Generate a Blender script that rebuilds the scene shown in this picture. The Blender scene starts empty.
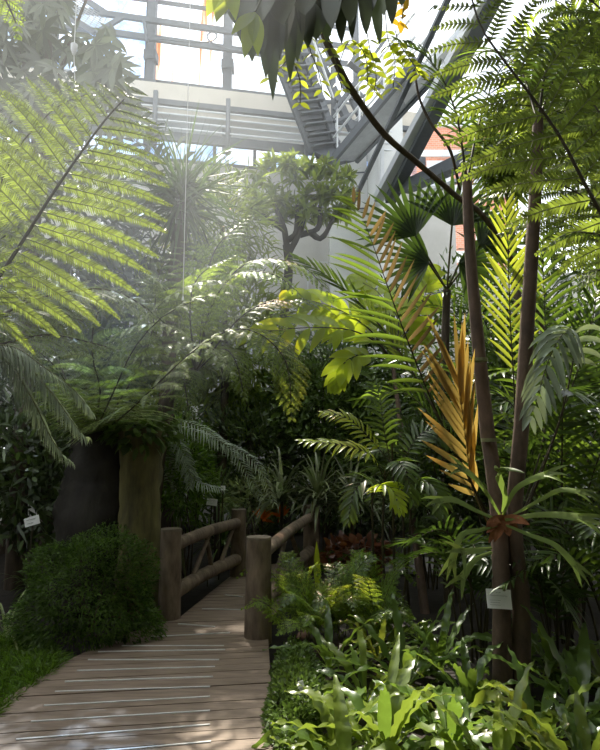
import bpy, math, random
import numpy as np

# ------------------------------------------------------------------ camera, light, exposure
PITCH = math.atan(75 / 600)
CAM = np.array([0.0, 0.0, 1.6])
sc = bpy.context.scene
C = sc.collection
cam_data = bpy.data.cameras.new('camera')
cam = bpy.data.objects.new('camera', cam_data)
C.objects.link(cam)
cam.location = CAM
cam.rotation_euler = (math.pi / 2 + PITCH, 0, 0)
cam_data.sensor_fit = 'HORIZONTAL'
cam_data.sensor_width = 36
cam_data.lens = 36
cam_data.clip_start = 0.05
cam_data.clip_end = 200
sc.camera = cam

world = bpy.data.worlds.new('world')
sc.world = world
world.use_nodes = True
bg = world.node_tree.nodes['Background']
bg.inputs[0].default_value = (0.90, 0.95, 1.0, 1)
bg.inputs[1].default_value = 1.7

sun_d = bpy.data.lights.new('sun', 'SUN')
sun_d.energy = 10.0
sun_d.angle = math.radians(1.0)
sun_d.color = (1.0, 0.93, 0.78)
sun = bpy.data.objects.new('sun', sun_d)
C.objects.link(sun)
SUN_AZ, SUN_EL = math.radians(-16), math.radians(54)      # azimuth from +Y, towards +X
from mathutils import Vector
sdir = Vector((math.sin(SUN_AZ) * math.cos(SUN_EL), math.cos(SUN_AZ) * math.cos(SUN_EL), math.sin(SUN_EL)))
sun.location = sdir * 30
sun.rotation_euler = sdir.to_track_quat('Z', 'Y').to_euler()

sc.view_settings.view_transform = 'Standard'
sc.view_settings.look = 'None'
sc.view_settings.gamma = 1
sc.view_settings.use_curve_mapping = False
sc.view_settings.exposure = 0.38
sc.cycles.max_bounces = 8
sc.cycles.diffuse_bounces = 3
sc.cycles.transmission_bounces = 4
sc.cycles.transparent_max_bounces = 12

# ------------------------------------------------------------------ helpers
rng = np.random.default_rng(11)
UP = np.array([0.0, 0.0, 1.0])
cP, sP = math.cos(PITCH), math.sin(PITCH)
def A(*v): return np.array(v, float)
def ray(px, py):
    x, y = (px - 300) / 600, (375 - py) / 600
    return np.array([x, cP - y * sP, sP + y * cP])
def P(px, py, Y):
    d = ray(px, py); return CAM + d * (Y / d[1])
def G(px, py, z=0.0):
    d = ray(px, py); return CAM + d * ((z - CAM[2]) / d[2])
WY, WK = 15.0, 0.20
def W(px, py, off=0.0):
    d = ray(px, py); return CAM + d * ((WY - off) / (d[1] - WK * d[0]))
def nrm(v):
    v = np.asarray(v, float)
    return v / np.maximum(np.linalg.norm(v, axis=-1, keepdims=True), 1e-9)

class MB:
    def __init__(s): s.v = []; s.f = []; s.m = []; s.n = 0
    def add(s, v, f, m=0):
        v = np.asarray(v, float).reshape(-1, 3)
        f = np.asarray(f, int)
        s.v.append(v); s.f.append(f + s.n); s.m.append(m); s.n += len(v)
    def mesh(s, name, mats, loc, smooth):
        V = np.concatenate(s.v) - loc
        me = bpy.data.meshes.new(name)
        counts = np.concatenate([np.full(len(f), f.shape[1]) for f in s.f])
        loops = np.concatenate([f.ravel() for f in s.f])
        mi = np.concatenate([np.full(len(f), m) for f, m in zip(s.f, s.m)])
        me.vertices.add(len(V)); me.vertices.foreach_set('co', V.ravel())
        me.loops.add(len(loops)); me.loops.foreach_set('vertex_index', loops.astype(np.int32))
        me.polygons.add(len(counts))
        me.polygons.foreach_set('loop_start', (np.cumsum(counts) - counts).astype(np.int32))
        me.polygons.foreach_set('material_index', mi.astype(np.int32))
        me.polygons.foreach_set('use_smooth', np.full(len(counts), bool(smooth)))
        for m in mats: me.materials.append(m)
        me.update(calc_edges=True)
        return me

def deco(o, label=None, cat=None, group=None, kind=None):
    if label: o['label'] = label
    if cat: o['category'] = cat
    if group: o['group'] = group
    if kind: o['kind'] = kind
    return o
def root_of(p):
    l = A(0, 0, 0)
    while p is not None:
        l = l + np.array(p.location); p = p.parent
    return l
def part(name, mb, mats, parent=None, smooth=True, loc=None, label=None, kind=None):
    mats = mats if isinstance(mats, (list, tuple)) else [mats]
    if parent is None:
        l = A(0, 0, 0) if loc is None else np.asarray(loc, float)
    else:
        l = root_of(parent)
    o = bpy.data.objects.new(name, mb.mesh(name, mats, l, smooth))
    C.objects.link(o)
    if parent is None: o.location = l
    else: o.parent = parent
    return deco(o, label=label, kind=kind)
def thing(name, loc, label, cat, group=None, kind=None):
    o = bpy.data.objects.new(name, None); C.objects.link(o)
    o.empty_display_size = 0.1
    o.location = np.asarray(loc, float)
    return deco(o, label, cat, group, kind)

def curve(pts, n=24):
    p = np.asarray(pts, float)
    if len(p) == 2:
        q = p[0] + np.linspace(0, 1, n)[:, None] * (p[1] - p[0])
    else:
        e = np.vstack([2 * p[0] - p[1], p, 2 * p[-1] - p[-2]])
        out = []
        for i in range(len(p) - 1):
            a, b, c, d = e[i:i + 4]
            t = np.linspace(0, 1, 16, endpoint=False)[:, None]
            out.append(.5 * (2 * b + (c - a) * t + (2 * a - 5 * b + 4 * c - d) * t ** 2 + (3 * b - a - 3 * c + d) * t ** 3))
        q = np.vstack(out + [p[-1:]])
        s = np.r_[0, np.cumsum(np.linalg.norm(np.diff(q, axis=0), axis=1))]
        u = np.linspace(0, s[-1], n)
        q = np.stack([np.interp(u, s, q[:, k]) for k in range(3)], 1)
    return q, nrm(np.gradient(q, axis=0))

def tube(mb, pts, r, sides=8, m=0, n=None, caps=True, bump=0.0):
    q, t = curve(pts, n or max(4, 6 * len(pts)))
    k = len(q)
    r = np.interp(np.linspace(0, 1, k), np.linspace(0, 1, len(np.atleast_1d(r))), np.atleast_1d(r))
    ref = A(0, 0, 1) if abs(t[0][2]) < .8 else A(1, 0, 0)
    a0 = nrm(np.cross(t[0], ref)); rings = []
    for i in range(k):
        a0 = nrm(a0 - t[i] * np.dot(a0, t[i])); b0 = np.cross(t[i], a0)
        ang = np.linspace(0, 2 * math.pi, sides, endpoint=False)
        rr = r[i] * (1 + bump * rng.uniform(-1, 1, sides))
        rings.append(q[i] + (np.cos(ang) * rr)[:, None] * a0 + (np.sin(ang) * rr)[:, None] * b0)
    v = np.vstack(rings)
    i = np.arange(k - 1)[:, None] * sides; j = np.arange(sides)[None]
    j2 = (j + 1) % sides
    mb.add(v, np.stack([i + j, i + j2, i + sides + j2, i + sides + j], -1).reshape(-1, 4), m)
    if caps:
        for ring, cen, flip in ((rings[0], q[0], True), (rings[-1], q[-1], False)):
            vv = np.vstack([ring, cen]); jj = np.arange(sides); j3 = (jj + 1) % sides
            f = np.stack([jj, j3, np.full(sides, sides)], 1)
            mb.add(vv, f[:, ::-1] if flip else f, m)

def beam(mb, a, b, w, h, m=0, up=UP):
    a, b = np.asarray(a, float), np.asarray(b, float)
    t = nrm(b - a)
    if abs(np.dot(t, up)) > .97: up = A(0, 1, 0)
    s = nrm(np.cross(t, up)); u = np.cross(s, t)
    v = [p + s * x * w / 2 + u * y * h / 2 for p in (a, b) for x, y in ((-1, -1), (1, -1), (1, 1), (-1, 1))]
    mb.add(v, [[3, 2, 1, 0], [4, 5, 6, 7], [0, 1, 5, 4], [1, 2, 6, 5], [2, 3, 7, 6], [3, 0, 4, 7]], m)
def box(mb, lo, hi, m=0):
    x0, y0, z0 = lo; x1, y1, z1 = hi
    v = [(x, y, z) for z in (z0, z1) for x, y in ((x0, y0), (x1, y0), (x1, y1), (x0, y1))]
    mb.add(v, [[3, 2, 1, 0], [4, 5, 6, 7], [0, 1, 5, 4], [1, 2, 6, 5], [2, 3, 7, 6], [3, 0, 4, 7]], m)
def slab(mb, quad, thick, m=0):
    q = np.asarray(quad, float); n = nrm(np.cross(q[1] - q[0], q[-1] - q[0])); k = len(q)
    v = np.vstack([q - n * thick / 2, q + n * thick / 2])
    mb.add(v, [list(range(k))[::-1]], m); mb.add(v, [list(range(k, 2 * k))], m)
    mb.add(v, [[i, (i + 1) % k, k + (i + 1) % k, k + i] for i in range(k)], m)

PROF = {
    'lance': lambda s: (s + .03) ** .45 * (1 - s) ** .8 * 1.75 + .02,
    'pinnule': lambda s: (1 - s ** 2.2) * .97 + .03,
    'strap': lambda s: np.minimum(1, .25 + 2.0 * s) * (1 - s ** 5) + .03,
    'nest': lambda s: np.minimum(1, .16 + 1.9 * s) * (1 - s ** 4) + .03,
    'sword': lambda s: (1 - s) ** .7 * .97 + .03,
    'broad': lambda s: np.sin(np.pi * np.clip(s, 0, 1) ** .8) + .03,
    'jag': lambda s: np.minimum(1, .5 + 1.5 * s) * (1 - .35 * s ** 6),
}
def blades(mb, P0, D, N, L, Wd, droop=0.0, segs=3, fold=0.0, prof='lance', wav=0.0, wfreq=5.0, m=0):
    P0 = np.atleast_2d(np.asarray(P0, float)); D = np.atleast_2d(np.asarray(D, float)); k = max(len(P0), len(D))
    P0 = np.broadcast_to(P0, (k, 3))
    D = nrm(np.broadcast_to(D, (k, 3))); N = np.broadcast_to(N, (k, 3)).astype(float)
    L = np.broadcast_to(np.asarray(L, float), (k,)); Wd = np.broadcast_to(np.asarray(Wd, float), (k,))
    droop = np.broadcast_to(np.asarray(droop, float), (k,))
    s = np.linspace(0, 1, segs + 1)
    T = D[:, None, :] - UP[None, None, :] * (2 * droop[:, None] * s[None])[:, :, None]
    T = nrm(T)
    mid = .5 * (T[:, 1:] + T[:, :-1])
    pos = np.concatenate([np.zeros((k, 1, 3)), np.cumsum(mid, 1) / segs], 1) * L[:, None, None] + P0[:, None]
    B = nrm(np.cross(T, N[:, None, :])); NN = np.cross(B, T)
    w = PROF[prof](s)[None] * Wd[:, None] / 2
    off = fold * w
    if wav:
        ph = rng.uniform(0, 6.28, (k, 2))
        wl = wav * Wd[:, None] * np.sin(wfreq * 2 * np.pi * s[None] + ph[:, :1]) * np.minimum(1, 4 * s)[None]
        wr = wav * Wd[:, None] * np.sin(wfreq * 2 * np.pi * s[None] + ph[:, 1:]) * np.minimum(1, 4 * s)[None]
    else: wl = wr = 0
    Lf = pos - B * w[..., None] + NN * (off + wl)[..., None] if (fold or wav) else pos - B * w[..., None]
    Rt = pos + B * w[..., None] + NN * (off + wr)[..., None] if (fold or wav) else pos + B * w[..., None]
    if fold or wav:
        V = np.stack([Lf, pos, Rt], 2).reshape(k, -1, 3); c = 3
    else:
        V = np.stack([Lf, Rt], 2).reshape(k, -1, 3); c = 2
    nv = V.shape[1]; f = []
    for i in range(segs):
        for j in range(c - 1):
            f.append([i * c + j, i * c + j + 1, (i + 1) * c + j + 1, (i + 1) * c + j])
    F = (np.array(f)[None] + (np.arange(k) * nv)[:, None, None]).reshape(-1, 4)
    mb.add(V.reshape(-1, 3), F, m)

def rdir(k, up=0.0):
    v = rng.normal(size=(k, 3)); v[:, 2] += up
    return nrm(v)

# ------------------------------------------------------------------ materials
def new_mat(name):
    m = bpy.data.materials.new(name); m.use_nodes = True
    nt = m.node_tree; nt.nodes.clear()
    return m, nt, nt.nodes.new('ShaderNodeOutputMaterial')
def leaf(name, col, tcol=None, tmix=.45, rough=.42, var=.45, spec=.35, alt=None):
    """A leaf: glossy top coat plus light coming through; each leaflet differs a little in brightness and age."""
    m, nt, out = new_mat(name); N, Lk = nt.nodes, nt.links
    geo = N.new('ShaderNodeNewGeometry')
    noise = N.new('ShaderNodeTexNoise'); noise.inputs['Scale'].default_value = 6
    tc = N.new('ShaderNodeTexCoord'); Lk.new(tc.outputs['Object'], noise.inputs['Vector'])
    mr = N.new('ShaderNodeMapRange')
    mr.inputs['To Min'].default_value = 1 - var; mr.inputs['To Max'].default_value = 1 + var
    Lk.new(geo.outputs['Random Per Island'], mr.inputs['Value'])
    mix = N.new('ShaderNodeMix'); mix.data_type = 'RGBA'
    c = np.array(col); a = np.array(alt) if alt is not None else c * A(1.45, 1.2, .7)
    mix.inputs['A'].default_value = (*c, 1); mix.inputs['B'].default_value = (*a, 1)
    Lk.new(noise.outputs['Fac'], mix.inputs['Factor'])
    hsv = N.new('ShaderNodeHueSaturation')
    Lk.new(mix.outputs['Result'], hsv.inputs['Color']); Lk.new(mr.outputs['Result'], hsv.inputs['Value'])
    pb = N.new('ShaderNodeBsdfPrincipled'); pb.inputs['Roughness'].default_value = rough
    pb.inputs['Specular IOR Level'].default_value = spec
    Lk.new(hsv.outputs['Color'], pb.inputs['Base Color'])
    tr = N.new('ShaderNodeBsdfTranslucent')
    hs2 = N.new('ShaderNodeHueSaturation')
    t = np.array(tcol) if tcol is not None else c * A(2.6, 2.3, .8)
    hs2.inputs['Color'].default_value = (*t, 1); Lk.new(mr.outputs['Result'], hs2.inputs['Value'])
    Lk.new(hs2.outputs['Color'], tr.inputs['Color'])
    ms = N.new('ShaderNodeMixShader'); ms.inputs['Fac'].default_value = tmix
    Lk.new(pb.outputs[0], ms.inputs[1]); Lk.new(tr.outputs[0], ms.inputs[2]); Lk.new(ms.outputs[0], out.inputs['Surface'])
    return m
def rough_mat(name, c1, c2, scale=8, stretch=(1, 1, 1), rough=.8, bump=.3, spec=.3, detail=6, metal=0.0, coord='Object'):
    m, nt, out = new_mat(name); N, Lk = nt.nodes, nt.links
    tc = N.new('ShaderNodeTexCoord'); mp = N.new('ShaderNodeMapping'); mp.inputs['Scale'].default_value = stretch
    Lk.new(tc.outputs[coord], mp.inputs['Vector'])
    no = N.new('ShaderNodeTexNoise'); no.inputs['Scale'].default_value = scale; no.inputs['Detail'].default_value = detail
    no.inputs['Roughness'].default_value = .65
    Lk.new(mp.outputs[0], no.inputs['Vector'])
    rp = N.new('ShaderNodeValToRGB')
    rp.color_ramp.elements[0].position = .3; rp.color_ramp.elements[1].position = .7
    rp.color_ramp.elements[0].color = (*c1, 1); rp.color_ramp.elements[1].color = (*c2, 1)
    Lk.new(no.outputs['Fac'], rp.inputs[0])
    pb = N.new('ShaderNodeBsdfPrincipled'); pb.inputs['Roughness'].default_value = rough
    pb.inputs['Specular IOR Level'].default_value = spec; pb.inputs['Metallic'].default_value = metal
    Lk.new(rp.outputs[0], pb.inputs['Base Color'])
    if bump:
        bp = N.new('ShaderNodeBump'); bp.inputs['Strength'].default_value = bump; bp.inputs['Distance'].default_value = .02
        Lk.new(no.outputs['Fac'], bp.inputs['Height']); Lk.new(bp.outputs[0], pb.inputs['Normal'])
    Lk.new(pb.outputs[0], out.inputs['Surface'])
    return m

M = {}
M['fern'] = leaf('fern_leaf', (.08, .13, .03), (.27, .35, .045), .45)
M['fern_dark'] = leaf('fern_leaf_deep_green', (.075, .125, .035), (.19, .27, .04), .4)  # duller fern leaf copy with shade put into its colour
M['fern_pale'] = leaf('fern_leaf_silvery', (.19, .25, .12), (.28, .36, .10), .33, rough=.35, spec=.5)  # paler fern leaf copy; skylight on the fronds is in its colour
M['fern_bright'] = leaf('fern_leaf_bright', (.09, .17, .02), (.36, .48, .04), .48)  # brighter fern leaf copy, sunlight on the fronds put into its colour
M['palm'] = leaf('palm_leaf', (.045, .085, .02), (.2, .3, .03), .38, rough=.34, spec=.5)
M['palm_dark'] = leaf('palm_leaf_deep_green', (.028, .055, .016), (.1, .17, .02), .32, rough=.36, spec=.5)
M['palm_lit'] = leaf('palm_leaf_yellow_green', (.20, .28, .03), (.68, .80, .04), .55, rough=.32, spec=.5, var=.25)  # brighter palm leaf copy; sun on the sprays is put into its colour
M['silver'] = leaf('silvery_frond_leaf', (.24, .30, .21), (.26, .32, .14), .25, rough=.28, spec=.55, alt=(.28, .34, .24))  # raised pale tone carries skylight and sheen that these shaded fronds miss
M['strap_silver'] = leaf('grey_green_strap_leaf', (.16, .20, .13), (.16, .22, .07), .25, rough=.3, spec=.5)
M['palm_mid'] = leaf('palm_leaf_fresh_green', (.09, .14, .02), (.42, .47, .04), .45, rough=.38)  # lighter palm leaf copy for one sunlit frond, light in its colour
M['gold'] = leaf('withered_gold_leaf', (.30, .20, .065), (.50, .33, .075), .5, rough=.55, alt=(.38, .25, .05), var=.3)
M['brown_leaf'] = leaf('browned_leaf', (.17, .11, .05), (.26, .17, .06), .4, rough=.6, alt=(.11, .12, .04))
M['nest'] = leaf('nest_fern_leaf', (.06, .115, .025), (.20, .31, .035), .36, rough=.3, spec=.55, var=.4)
M['nest_lit'] = leaf('nest_fern_leaf_yellow_green', (.105, .16, .03), (.28, .37, .04), .38, rough=.3, spec=.55, var=.35)  # lighter copy of the nest fern leaf with sunlight put into it
M['bush'] = leaf('bush_leaf', (.065, .115, .03), (.14, .23, .035), .3, var=.5)
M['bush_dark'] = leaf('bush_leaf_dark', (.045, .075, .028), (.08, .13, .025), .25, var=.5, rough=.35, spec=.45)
M['moss'] = leaf('spikemoss_leaf', (.05, .10, .012), (.10, .20, .02), .3, var=.5, rough=.6)
M['grass'] = leaf('grass_blade', (.075, .15, .015), (.16, .3, .02), .3, var=.5)
M['tree'] = leaf('tree_leaf', (.05, .09, .02), (.34, .42, .05), .42, var=.5)
M['big'] = leaf('large_dark_leaf', (.075, .095, .07), (.06, .09, .04), .15, rough=.35, spec=.45)
M['vine'] = leaf('vine_leaf', (.10, .16, .02), (.58, .66, .05), .55)
M['yellow'] = leaf('yellow_leaf', (.5, .33, .02), (.8, .5, .03), .5)
M['red'] = leaf('dark_red_leaf', (.11, .04, .02), (.2, .07, .02), .35, rough=.3, spec=.5)
M['orange'] = leaf('orange_bract', (.55, .14, .02), (.7, .2, .02), .4)
M['stag'] = leaf('staghorn_leaf', (.15, .23, .07), (.25, .36, .06), .3, rough=.5)
M['shield'] = rough_mat('staghorn_shield', (.20, .075, .035), (.40, .17, .075), 14, rough=.8, bump=.6)
M['stem'] = rough_mat('green_brown_stem', (.05, .05, .02), (.09, .08, .03), 10, rough=.6, bump=.1)
M['rachis'] = rough_mat('dark_stalk', (.03, .025, .015), (.06, .05, .02), 10, rough=.55, bump=.1)
M['rachis_pale'] = rough_mat('pale_stalk', (.13, .15, .06), (.20, .21, .10), 10, rough=.5, bump=.1)
M['bark'] = rough_mat('bark', (.035, .026, .018), (.11, .082, .055), 9, (1, 1, .25), bump=.8)
M['palm_bark'] = rough_mat('palm_stem_bark', (.06, .042, .03), (.15, .10, .07), 10, (1, 1, .5), bump=.5)
M['moss_bark'] = rough_mat('mossy_bark', (.05, .042, .026), (.21, .185, .065), 5, (1, 1, .22), bump=1.0)
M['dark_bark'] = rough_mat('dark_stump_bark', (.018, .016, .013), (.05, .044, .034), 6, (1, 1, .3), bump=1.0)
M['log'] = rough_mat('log_bark', (.09, .066, .045), (.27, .205, .145), 12, (1, 1, .3), bump=.6)
M['log_end'] = rough_mat('log_cut_end', (.13, .105, .075), (.2, .165, .12), 20, bump=.2)
M['soil'] = rough_mat('soil', (.012, .010, .007), (.035, .028, .02), 5, bump=.6)
M['deck'] = rough_mat('deck_timber', (.145, .105, .074), (.30, .225, .165), 3.2, (.9, 7, 1), rough=.62, bump=.12, spec=.35)
M['strip'] = rough_mat('pale_metal_strip', (.62, .62, .60), (.82, .81, .79), 9, rough=.45, bump=0, spec=.5)
M['concrete'] = rough_mat('concrete', (.44, .43, .39), (.56, .55, .51), .9, rough=.85, bump=.05)
M['paving'] = rough_mat('grey_paving', (.14, .13, .12), (.22, .21, .19), 4, bump=.1)
M['white_wall'] = rough_mat('white_render', (.58, .59, .57), (.66, .67, .65), 1.5, rough=.8, bump=.03)
M['beige'] = rough_mat('beige_gallery_paint', (.46, .43, .36), (.54, .50, .43), 2, rough=.7, bump=.03)
M['steel'] = rough_mat('grey_steel', (.055, .065, .075), (.09, .10, .112), 4, rough=.5, bump=.03, spec=.4)
M['steel_light'] = rough_mat('light_grey_steel', (.55, .57, .58), (.64, .66, .67), 3, rough=.5, bump=.03)
M['steel_dark'] = rough_mat('dark_grey_steel', (.09, .10, .11), (.13, .14, .15), 4, rough=.5, bump=.03)
M['galv'] = rough_mat('galvanised_sheet', (.26, .28, .29), (.36, .38, .39), 5, rough=.55, bump=.05)
M['sign'] = rough_mat('white_plate', (.72, .73, .70), (.80, .80, .78), 8, rough=.5, bump=0)
M['ink'] = rough_mat('dark_print', (.06, .05, .05), (.08, .07, .07), 8, rough=.6, bump=0)
M['wire'] = rough_mat('white_cord', (.7, .7, .7), (.8, .8, .8), 8, rough=.5, bump=0)
M['plastic'] = rough_mat('white_plastic', (.75, .77, .8), (.82, .83, .85), 8, rough=.4, bump=0)

def glass_mat(name, rust, clear=False):
    m, nt, out = new_mat(name); N, Lk = nt.nodes, nt.links
    tc = N.new('ShaderNodeTexCoord')
    no = N.new('ShaderNodeTexNoise'); no.inputs['Scale'].default_value = .9; no.inputs['Detail'].default_value = 8
    no.inputs['Roughness'].default_value = .7
    Lk.new(tc.outputs['Object'], no.inputs['Vector'])
    rp = N.new('ShaderNodeValToRGB'); e = rp.color_ramp.elements
    e[0].position = .40; e[1].position = .62
    e[0].color = (.95, .97, 1, 1) if clear or rust else (.50, .64, .86, 1); e[1].color = (.99, .99, 1, 1)
    Lk.new(no.outputs['Fac'], rp.inputs[0])
    col = rp.outputs[0]
    if rust:
        mp = N.new('ShaderNodeMapping'); mp.inputs['Scale'].default_value = (4.5, 4.5, .22)
        Lk.new(tc.outputs['Object'], mp.inputs['Vector'])
        n2 = N.new('ShaderNodeTexNoise'); n2.inputs['Scale'].default_value = 1.3; n2.inputs['Detail'].default_value = 5
        Lk.new(mp.outputs[0], n2.inputs['Vector'])
        r2 = N.new('ShaderNodeValToRGB'); r2.color_ramp.elements[0].position = .60; r2.color_ramp.elements[1].position = .70
        Lk.new(n2.outputs['Fac'], r2.inputs[0])
        mx = N.new('ShaderNodeMix'); mx.data_type = 'RGBA'
        mx.inputs['B'].default_value = (.80, .36, .10, 1)
        Lk.new(r2.outputs[0], mx.inputs['Factor']); Lk.new(col, mx.inputs['A']); col = mx.outputs['Result']
    tr = N.new('ShaderNodeBsdfTransparent'); Lk.new(col, tr.inputs[0])
    gl = N.new('ShaderNodeBsdfGlossy'); gl.inputs['Roughness'].default_value = .05
    ms = N.new('ShaderNodeMixShader'); ms.inputs[0].default_value = .04
    Lk.new(tr.outputs[0], ms.inputs[1]); Lk.new(gl.outputs[0], ms.inputs[2]); Lk.new(ms.outputs[0], out.inputs['Surface'])
    return m
M['glass'] = glass_mat('dusty_glass', False)  # bluish blotches in the tint stand for sky and outside reflections
M['glass_clear'] = glass_mat('clear_glass', False, True)
M['glass_rust'] = glass_mat('rust_streaked_glass', True)

def brick_mat():
    m, nt, out = new_mat('red_brick'); N, Lk = nt.nodes, nt.links
    tc = N.new('ShaderNodeTexCoord'); b = N.new('ShaderNodeTexBrick')
    mp = N.new('ShaderNodeMapping'); mp.inputs['Rotation'].default_value = (math.pi / 2, 0, 0)
    Lk.new(tc.outputs['Object'], mp.inputs[0]); Lk.new(mp.outputs[0], b.inputs['Vector'])
    b.inputs['Color1'].default_value = (.58, .22, .13, 1); b.inputs['Color2'].default_value = (.66, .29, .18, 1)
    b.inputs['Mortar'].default_value = (.6, .42, .36, 1); b.inputs['Scale'].default_value = 2.5
    pb = N.new('ShaderNodeBsdfPrincipled'); pb.inputs['Roughness'].default_value = .85
    Lk.new(b.outputs['Color'], pb.inputs['Base Color']); Lk.new(pb.outputs[0], out.inputs['Surface'])
    return m
M['brick'] = brick_mat()

# ------------------------------------------------------------------ plant builders
def orth(n, t):
    return nrm(n - t * np.dot(n, t))
def fern_frond(root, pts, up, plen, npin=20, mat='fern', ang=68, pdroop=.25, pw=.16, sp=.017, start=.12, rr=.012, name='frond', stalk='rachis', tipl=.12, label=None, rib=True):
    """A twice-divided fern frond: stalk, side branches, and small leaflets along every side branch."""
    mb = MB(); q, t = curve(pts, 40)
    tube(mb, q[::4], [rr, rr * .35], 6, 1, n=24)
    P0, D, NN, L, Wd = [], [], [], [], []
    for tt in np.linspace(start, .985, npin):
        x = tt * 39; i = min(int(x), 38); fr = x - i
        c = q[i] * (1 - fr) + q[i + 1] * fr; T = nrm(t[i] * (1 - fr) + t[i + 1] * fr)
        n = orth(np.asarray(up, float), T); b = np.cross(T, n)
        u = (tt - start) / (1 - start)
        Lp = plen * max(tipl, min(1, .55 + 1.6 * u) * (1 - u ** 2.2))
        for s in (-1, 1):
            a = math.radians(ang - 28 * u + rng.normal(0, 3))
            d = math.cos(a) * T + math.sin(a) * s * b
            k = max(6, int(14 * Lp / plen) + 4)
            ss = np.linspace(0, 1, k)
            dr = pdroop * (1 + rng.normal(0, .15))
            TT = nrm(d[None] - UP[None] * (2 * dr * ss[:, None] ** 1.5) )
            pos = c + np.vstack([np.zeros(3), np.cumsum(.5 * (TT[1:] + TT[:-1]), 0)]) / (k - 1) * Lp * (1 + rng.normal(0, .04))
            if rib: tube(mb, pos[::2] if k % 2 else pos, [rr * .3, rr * .12], 3, 2, n=7, caps=False)
            m_ = max(5, int(Lp / sp)); uu = np.linspace(.05, .99, m_) * (k - 1)
            ii = np.minimum(uu.astype(int), k - 2); ff = (uu - ii)[:, None]
            pp = pos[ii] * (1 - ff) + pos[ii + 1] * ff; tp = nrm(TT[ii] * (1 - ff) + TT[ii + 1] * ff)
            npn = nrm(n[None] - tp * (tp @ n)[:, None]); bp = np.cross(tp, npn)
            w = uu / (k - 1)
            ll = pw * plen * (.35 + .65 * min(1, Lp / plen * 1.4)) * np.minimum(1, .55 + 2 * w) * (1 - w ** 2.5 * .85)
            for s2 in (-1, 1):
                P0.append(pp); NN.append(npn + rng.normal(0, .18, npn.shape))
                D.append(nrm(.5 * tp + .86 * s2 * bp - .12 * npn)); L.append(ll * rng.uniform(.85, 1.1, m_)); Wd.append(np.full(m_, sp * .82))
    blades(mb, np.vstack(P0), np.vstack(D), np.vstack(NN), np.concatenate(L), np.concatenate(Wd), .12, 2, 0, 'pinnule', m=0)
    return part(name, mb, [M[mat], M[stalk], M['rachis_pale']], root, label=label)

def palm_frond(root, pts, up, ll, n=26, w=.03, ang=55, droop=.25, mat='palm', start=.2, rr=.012, vee=.25, name='frond', stalk='rachis', segs=5, fold=.35, endf=.35, jit=4, prof='lance', label=None, basef=.55, angtip=25, sides=(-1, 1), close=1.0):
    """A feather-leaved palm frond: one row of leaflets along each side of a stalk."""
    mb = MB(); q, t = curve(pts, 40)
    tube(mb, q[::4], [rr, rr * .3], 6, 1, n=20)
    P0, D, NN, L, Wd = [], [], [], [], []
    for tt in np.linspace(start, .99, n):
        i = min(int(tt * 39), 38); fr = tt * 39 - i
        c = q[i] * (1 - fr) + q[i + 1] * fr; T = t[i]
        nn = orth(np.asarray(up, float), T); b = np.cross(T, nn); u = (tt - start) / (1 - start)
        for s in sides:
            a = math.radians((ang - angtip * u) * (close if s > 0 else 1) + rng.normal(0, jit))
            P0.append(c); D.append(nrm(math.cos(a) * T + math.sin(a) * (s * b * math.cos(vee) + nn * math.sin(vee))))
            NN.append(nn + rng.normal(0, .12, 3) - s * b * vee)
            L.append(ll * min(1, basef + 1.8 * u) * (1 - (1 - endf) * u ** 3) * rng.uniform(.88, 1.08)); Wd.append(w * rng.uniform(.85, 1.15))
    blades(mb, P0, D, NN, L, Wd, droop * rng.uniform(.6, 1.4, len(L)), segs, fold, prof, m=0)
    return part(name, mb, [M[mat], M[stalk]], root, label=label)

def strap_leaf(root, p0, d, L, w, droop=.4, wav=.0, mat='nest', segs=12, name='frond', fold=.25, prof='nest', label=None, wfreq=5):
    mb = MB(); d = nrm(d)
    side = np.cross(d, UP); side = nrm(side) if np.linalg.norm(side) > .05 else A(1, 0, 0)
    n = np.cross(side, d)
    blades(mb, [p0], [d], [n + rng.normal(0, .12, 3)], [L], [w], [droop], segs, fold, prof, wav, wfreq)
    return part(name, mb, [M[mat]], root, label=label)

def nest_fern(px, py, n, L, w, label, mat='nest', el=(15, 72), droop=.55, az=None, z=0.0, base=None, group='bird\'s nest ferns in the foreground bed'):
    b = G(px, py) if base is None else base
    r = thing('nest_fern', b, label, 'fern', group)
    n = int(n * 1.45); w *= .82; L *= 1.05
    for i in range(n):
        a = 2 * math.pi * i / n + rng.uniform(-.25, .25) if az is None else math.radians(rng.uniform(*az))
        e = math.radians(rng.uniform(*el))
        d = A(math.cos(a) * math.cos(e), math.sin(a) * math.cos(e), math.sin(e))
        strap_leaf(r, b + A(math.cos(a) * .02, math.sin(a) * .02, z), d, L * rng.uniform(.75, 1.12), w * rng.uniform(.8, 1.15),
                   droop * rng.uniform(.5, 1.4), .17, mat if rng.random() > .2 else 'nest', 18, fold=.3, wfreq=rng.uniform(4, 7))
    return r

def cloud(mb, cen, rad, n, L, w, m=0, segs=2, up=.3, droop=.2, prof='lance', fold=0, shell=.55, low=-1.0):
    d = rdir(int(n * 1.6)); d = d[d[:, 2] > low][:n]; k = len(d)
    rr = rng.uniform(shell, 1.0, k) ** .6
    lump = 1 + .14 * np.sin(d[:, 0] * 5 + cen[0] * 3) * np.sin(d[:, 1] * 6 + cen[1]) + .12 * np.sin(d[:, 2] * 7 + d[:, 0] * 4)
    p = np.asarray(cen) + d * np.asarray(rad) * (rr * lump)[:, None]
    D = nrm(d + rng.normal(0, .6, (k, 3)) + UP * up)
    N = nrm(d * .6 + UP * .7 + rng.normal(0, .5, (k, 3)))
    blades(mb, p, D, N, L * rng.uniform(.6, 1.2, k), w * rng.uniform(.7, 1.2, k), droop, segs, fold, prof, m=m)

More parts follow.
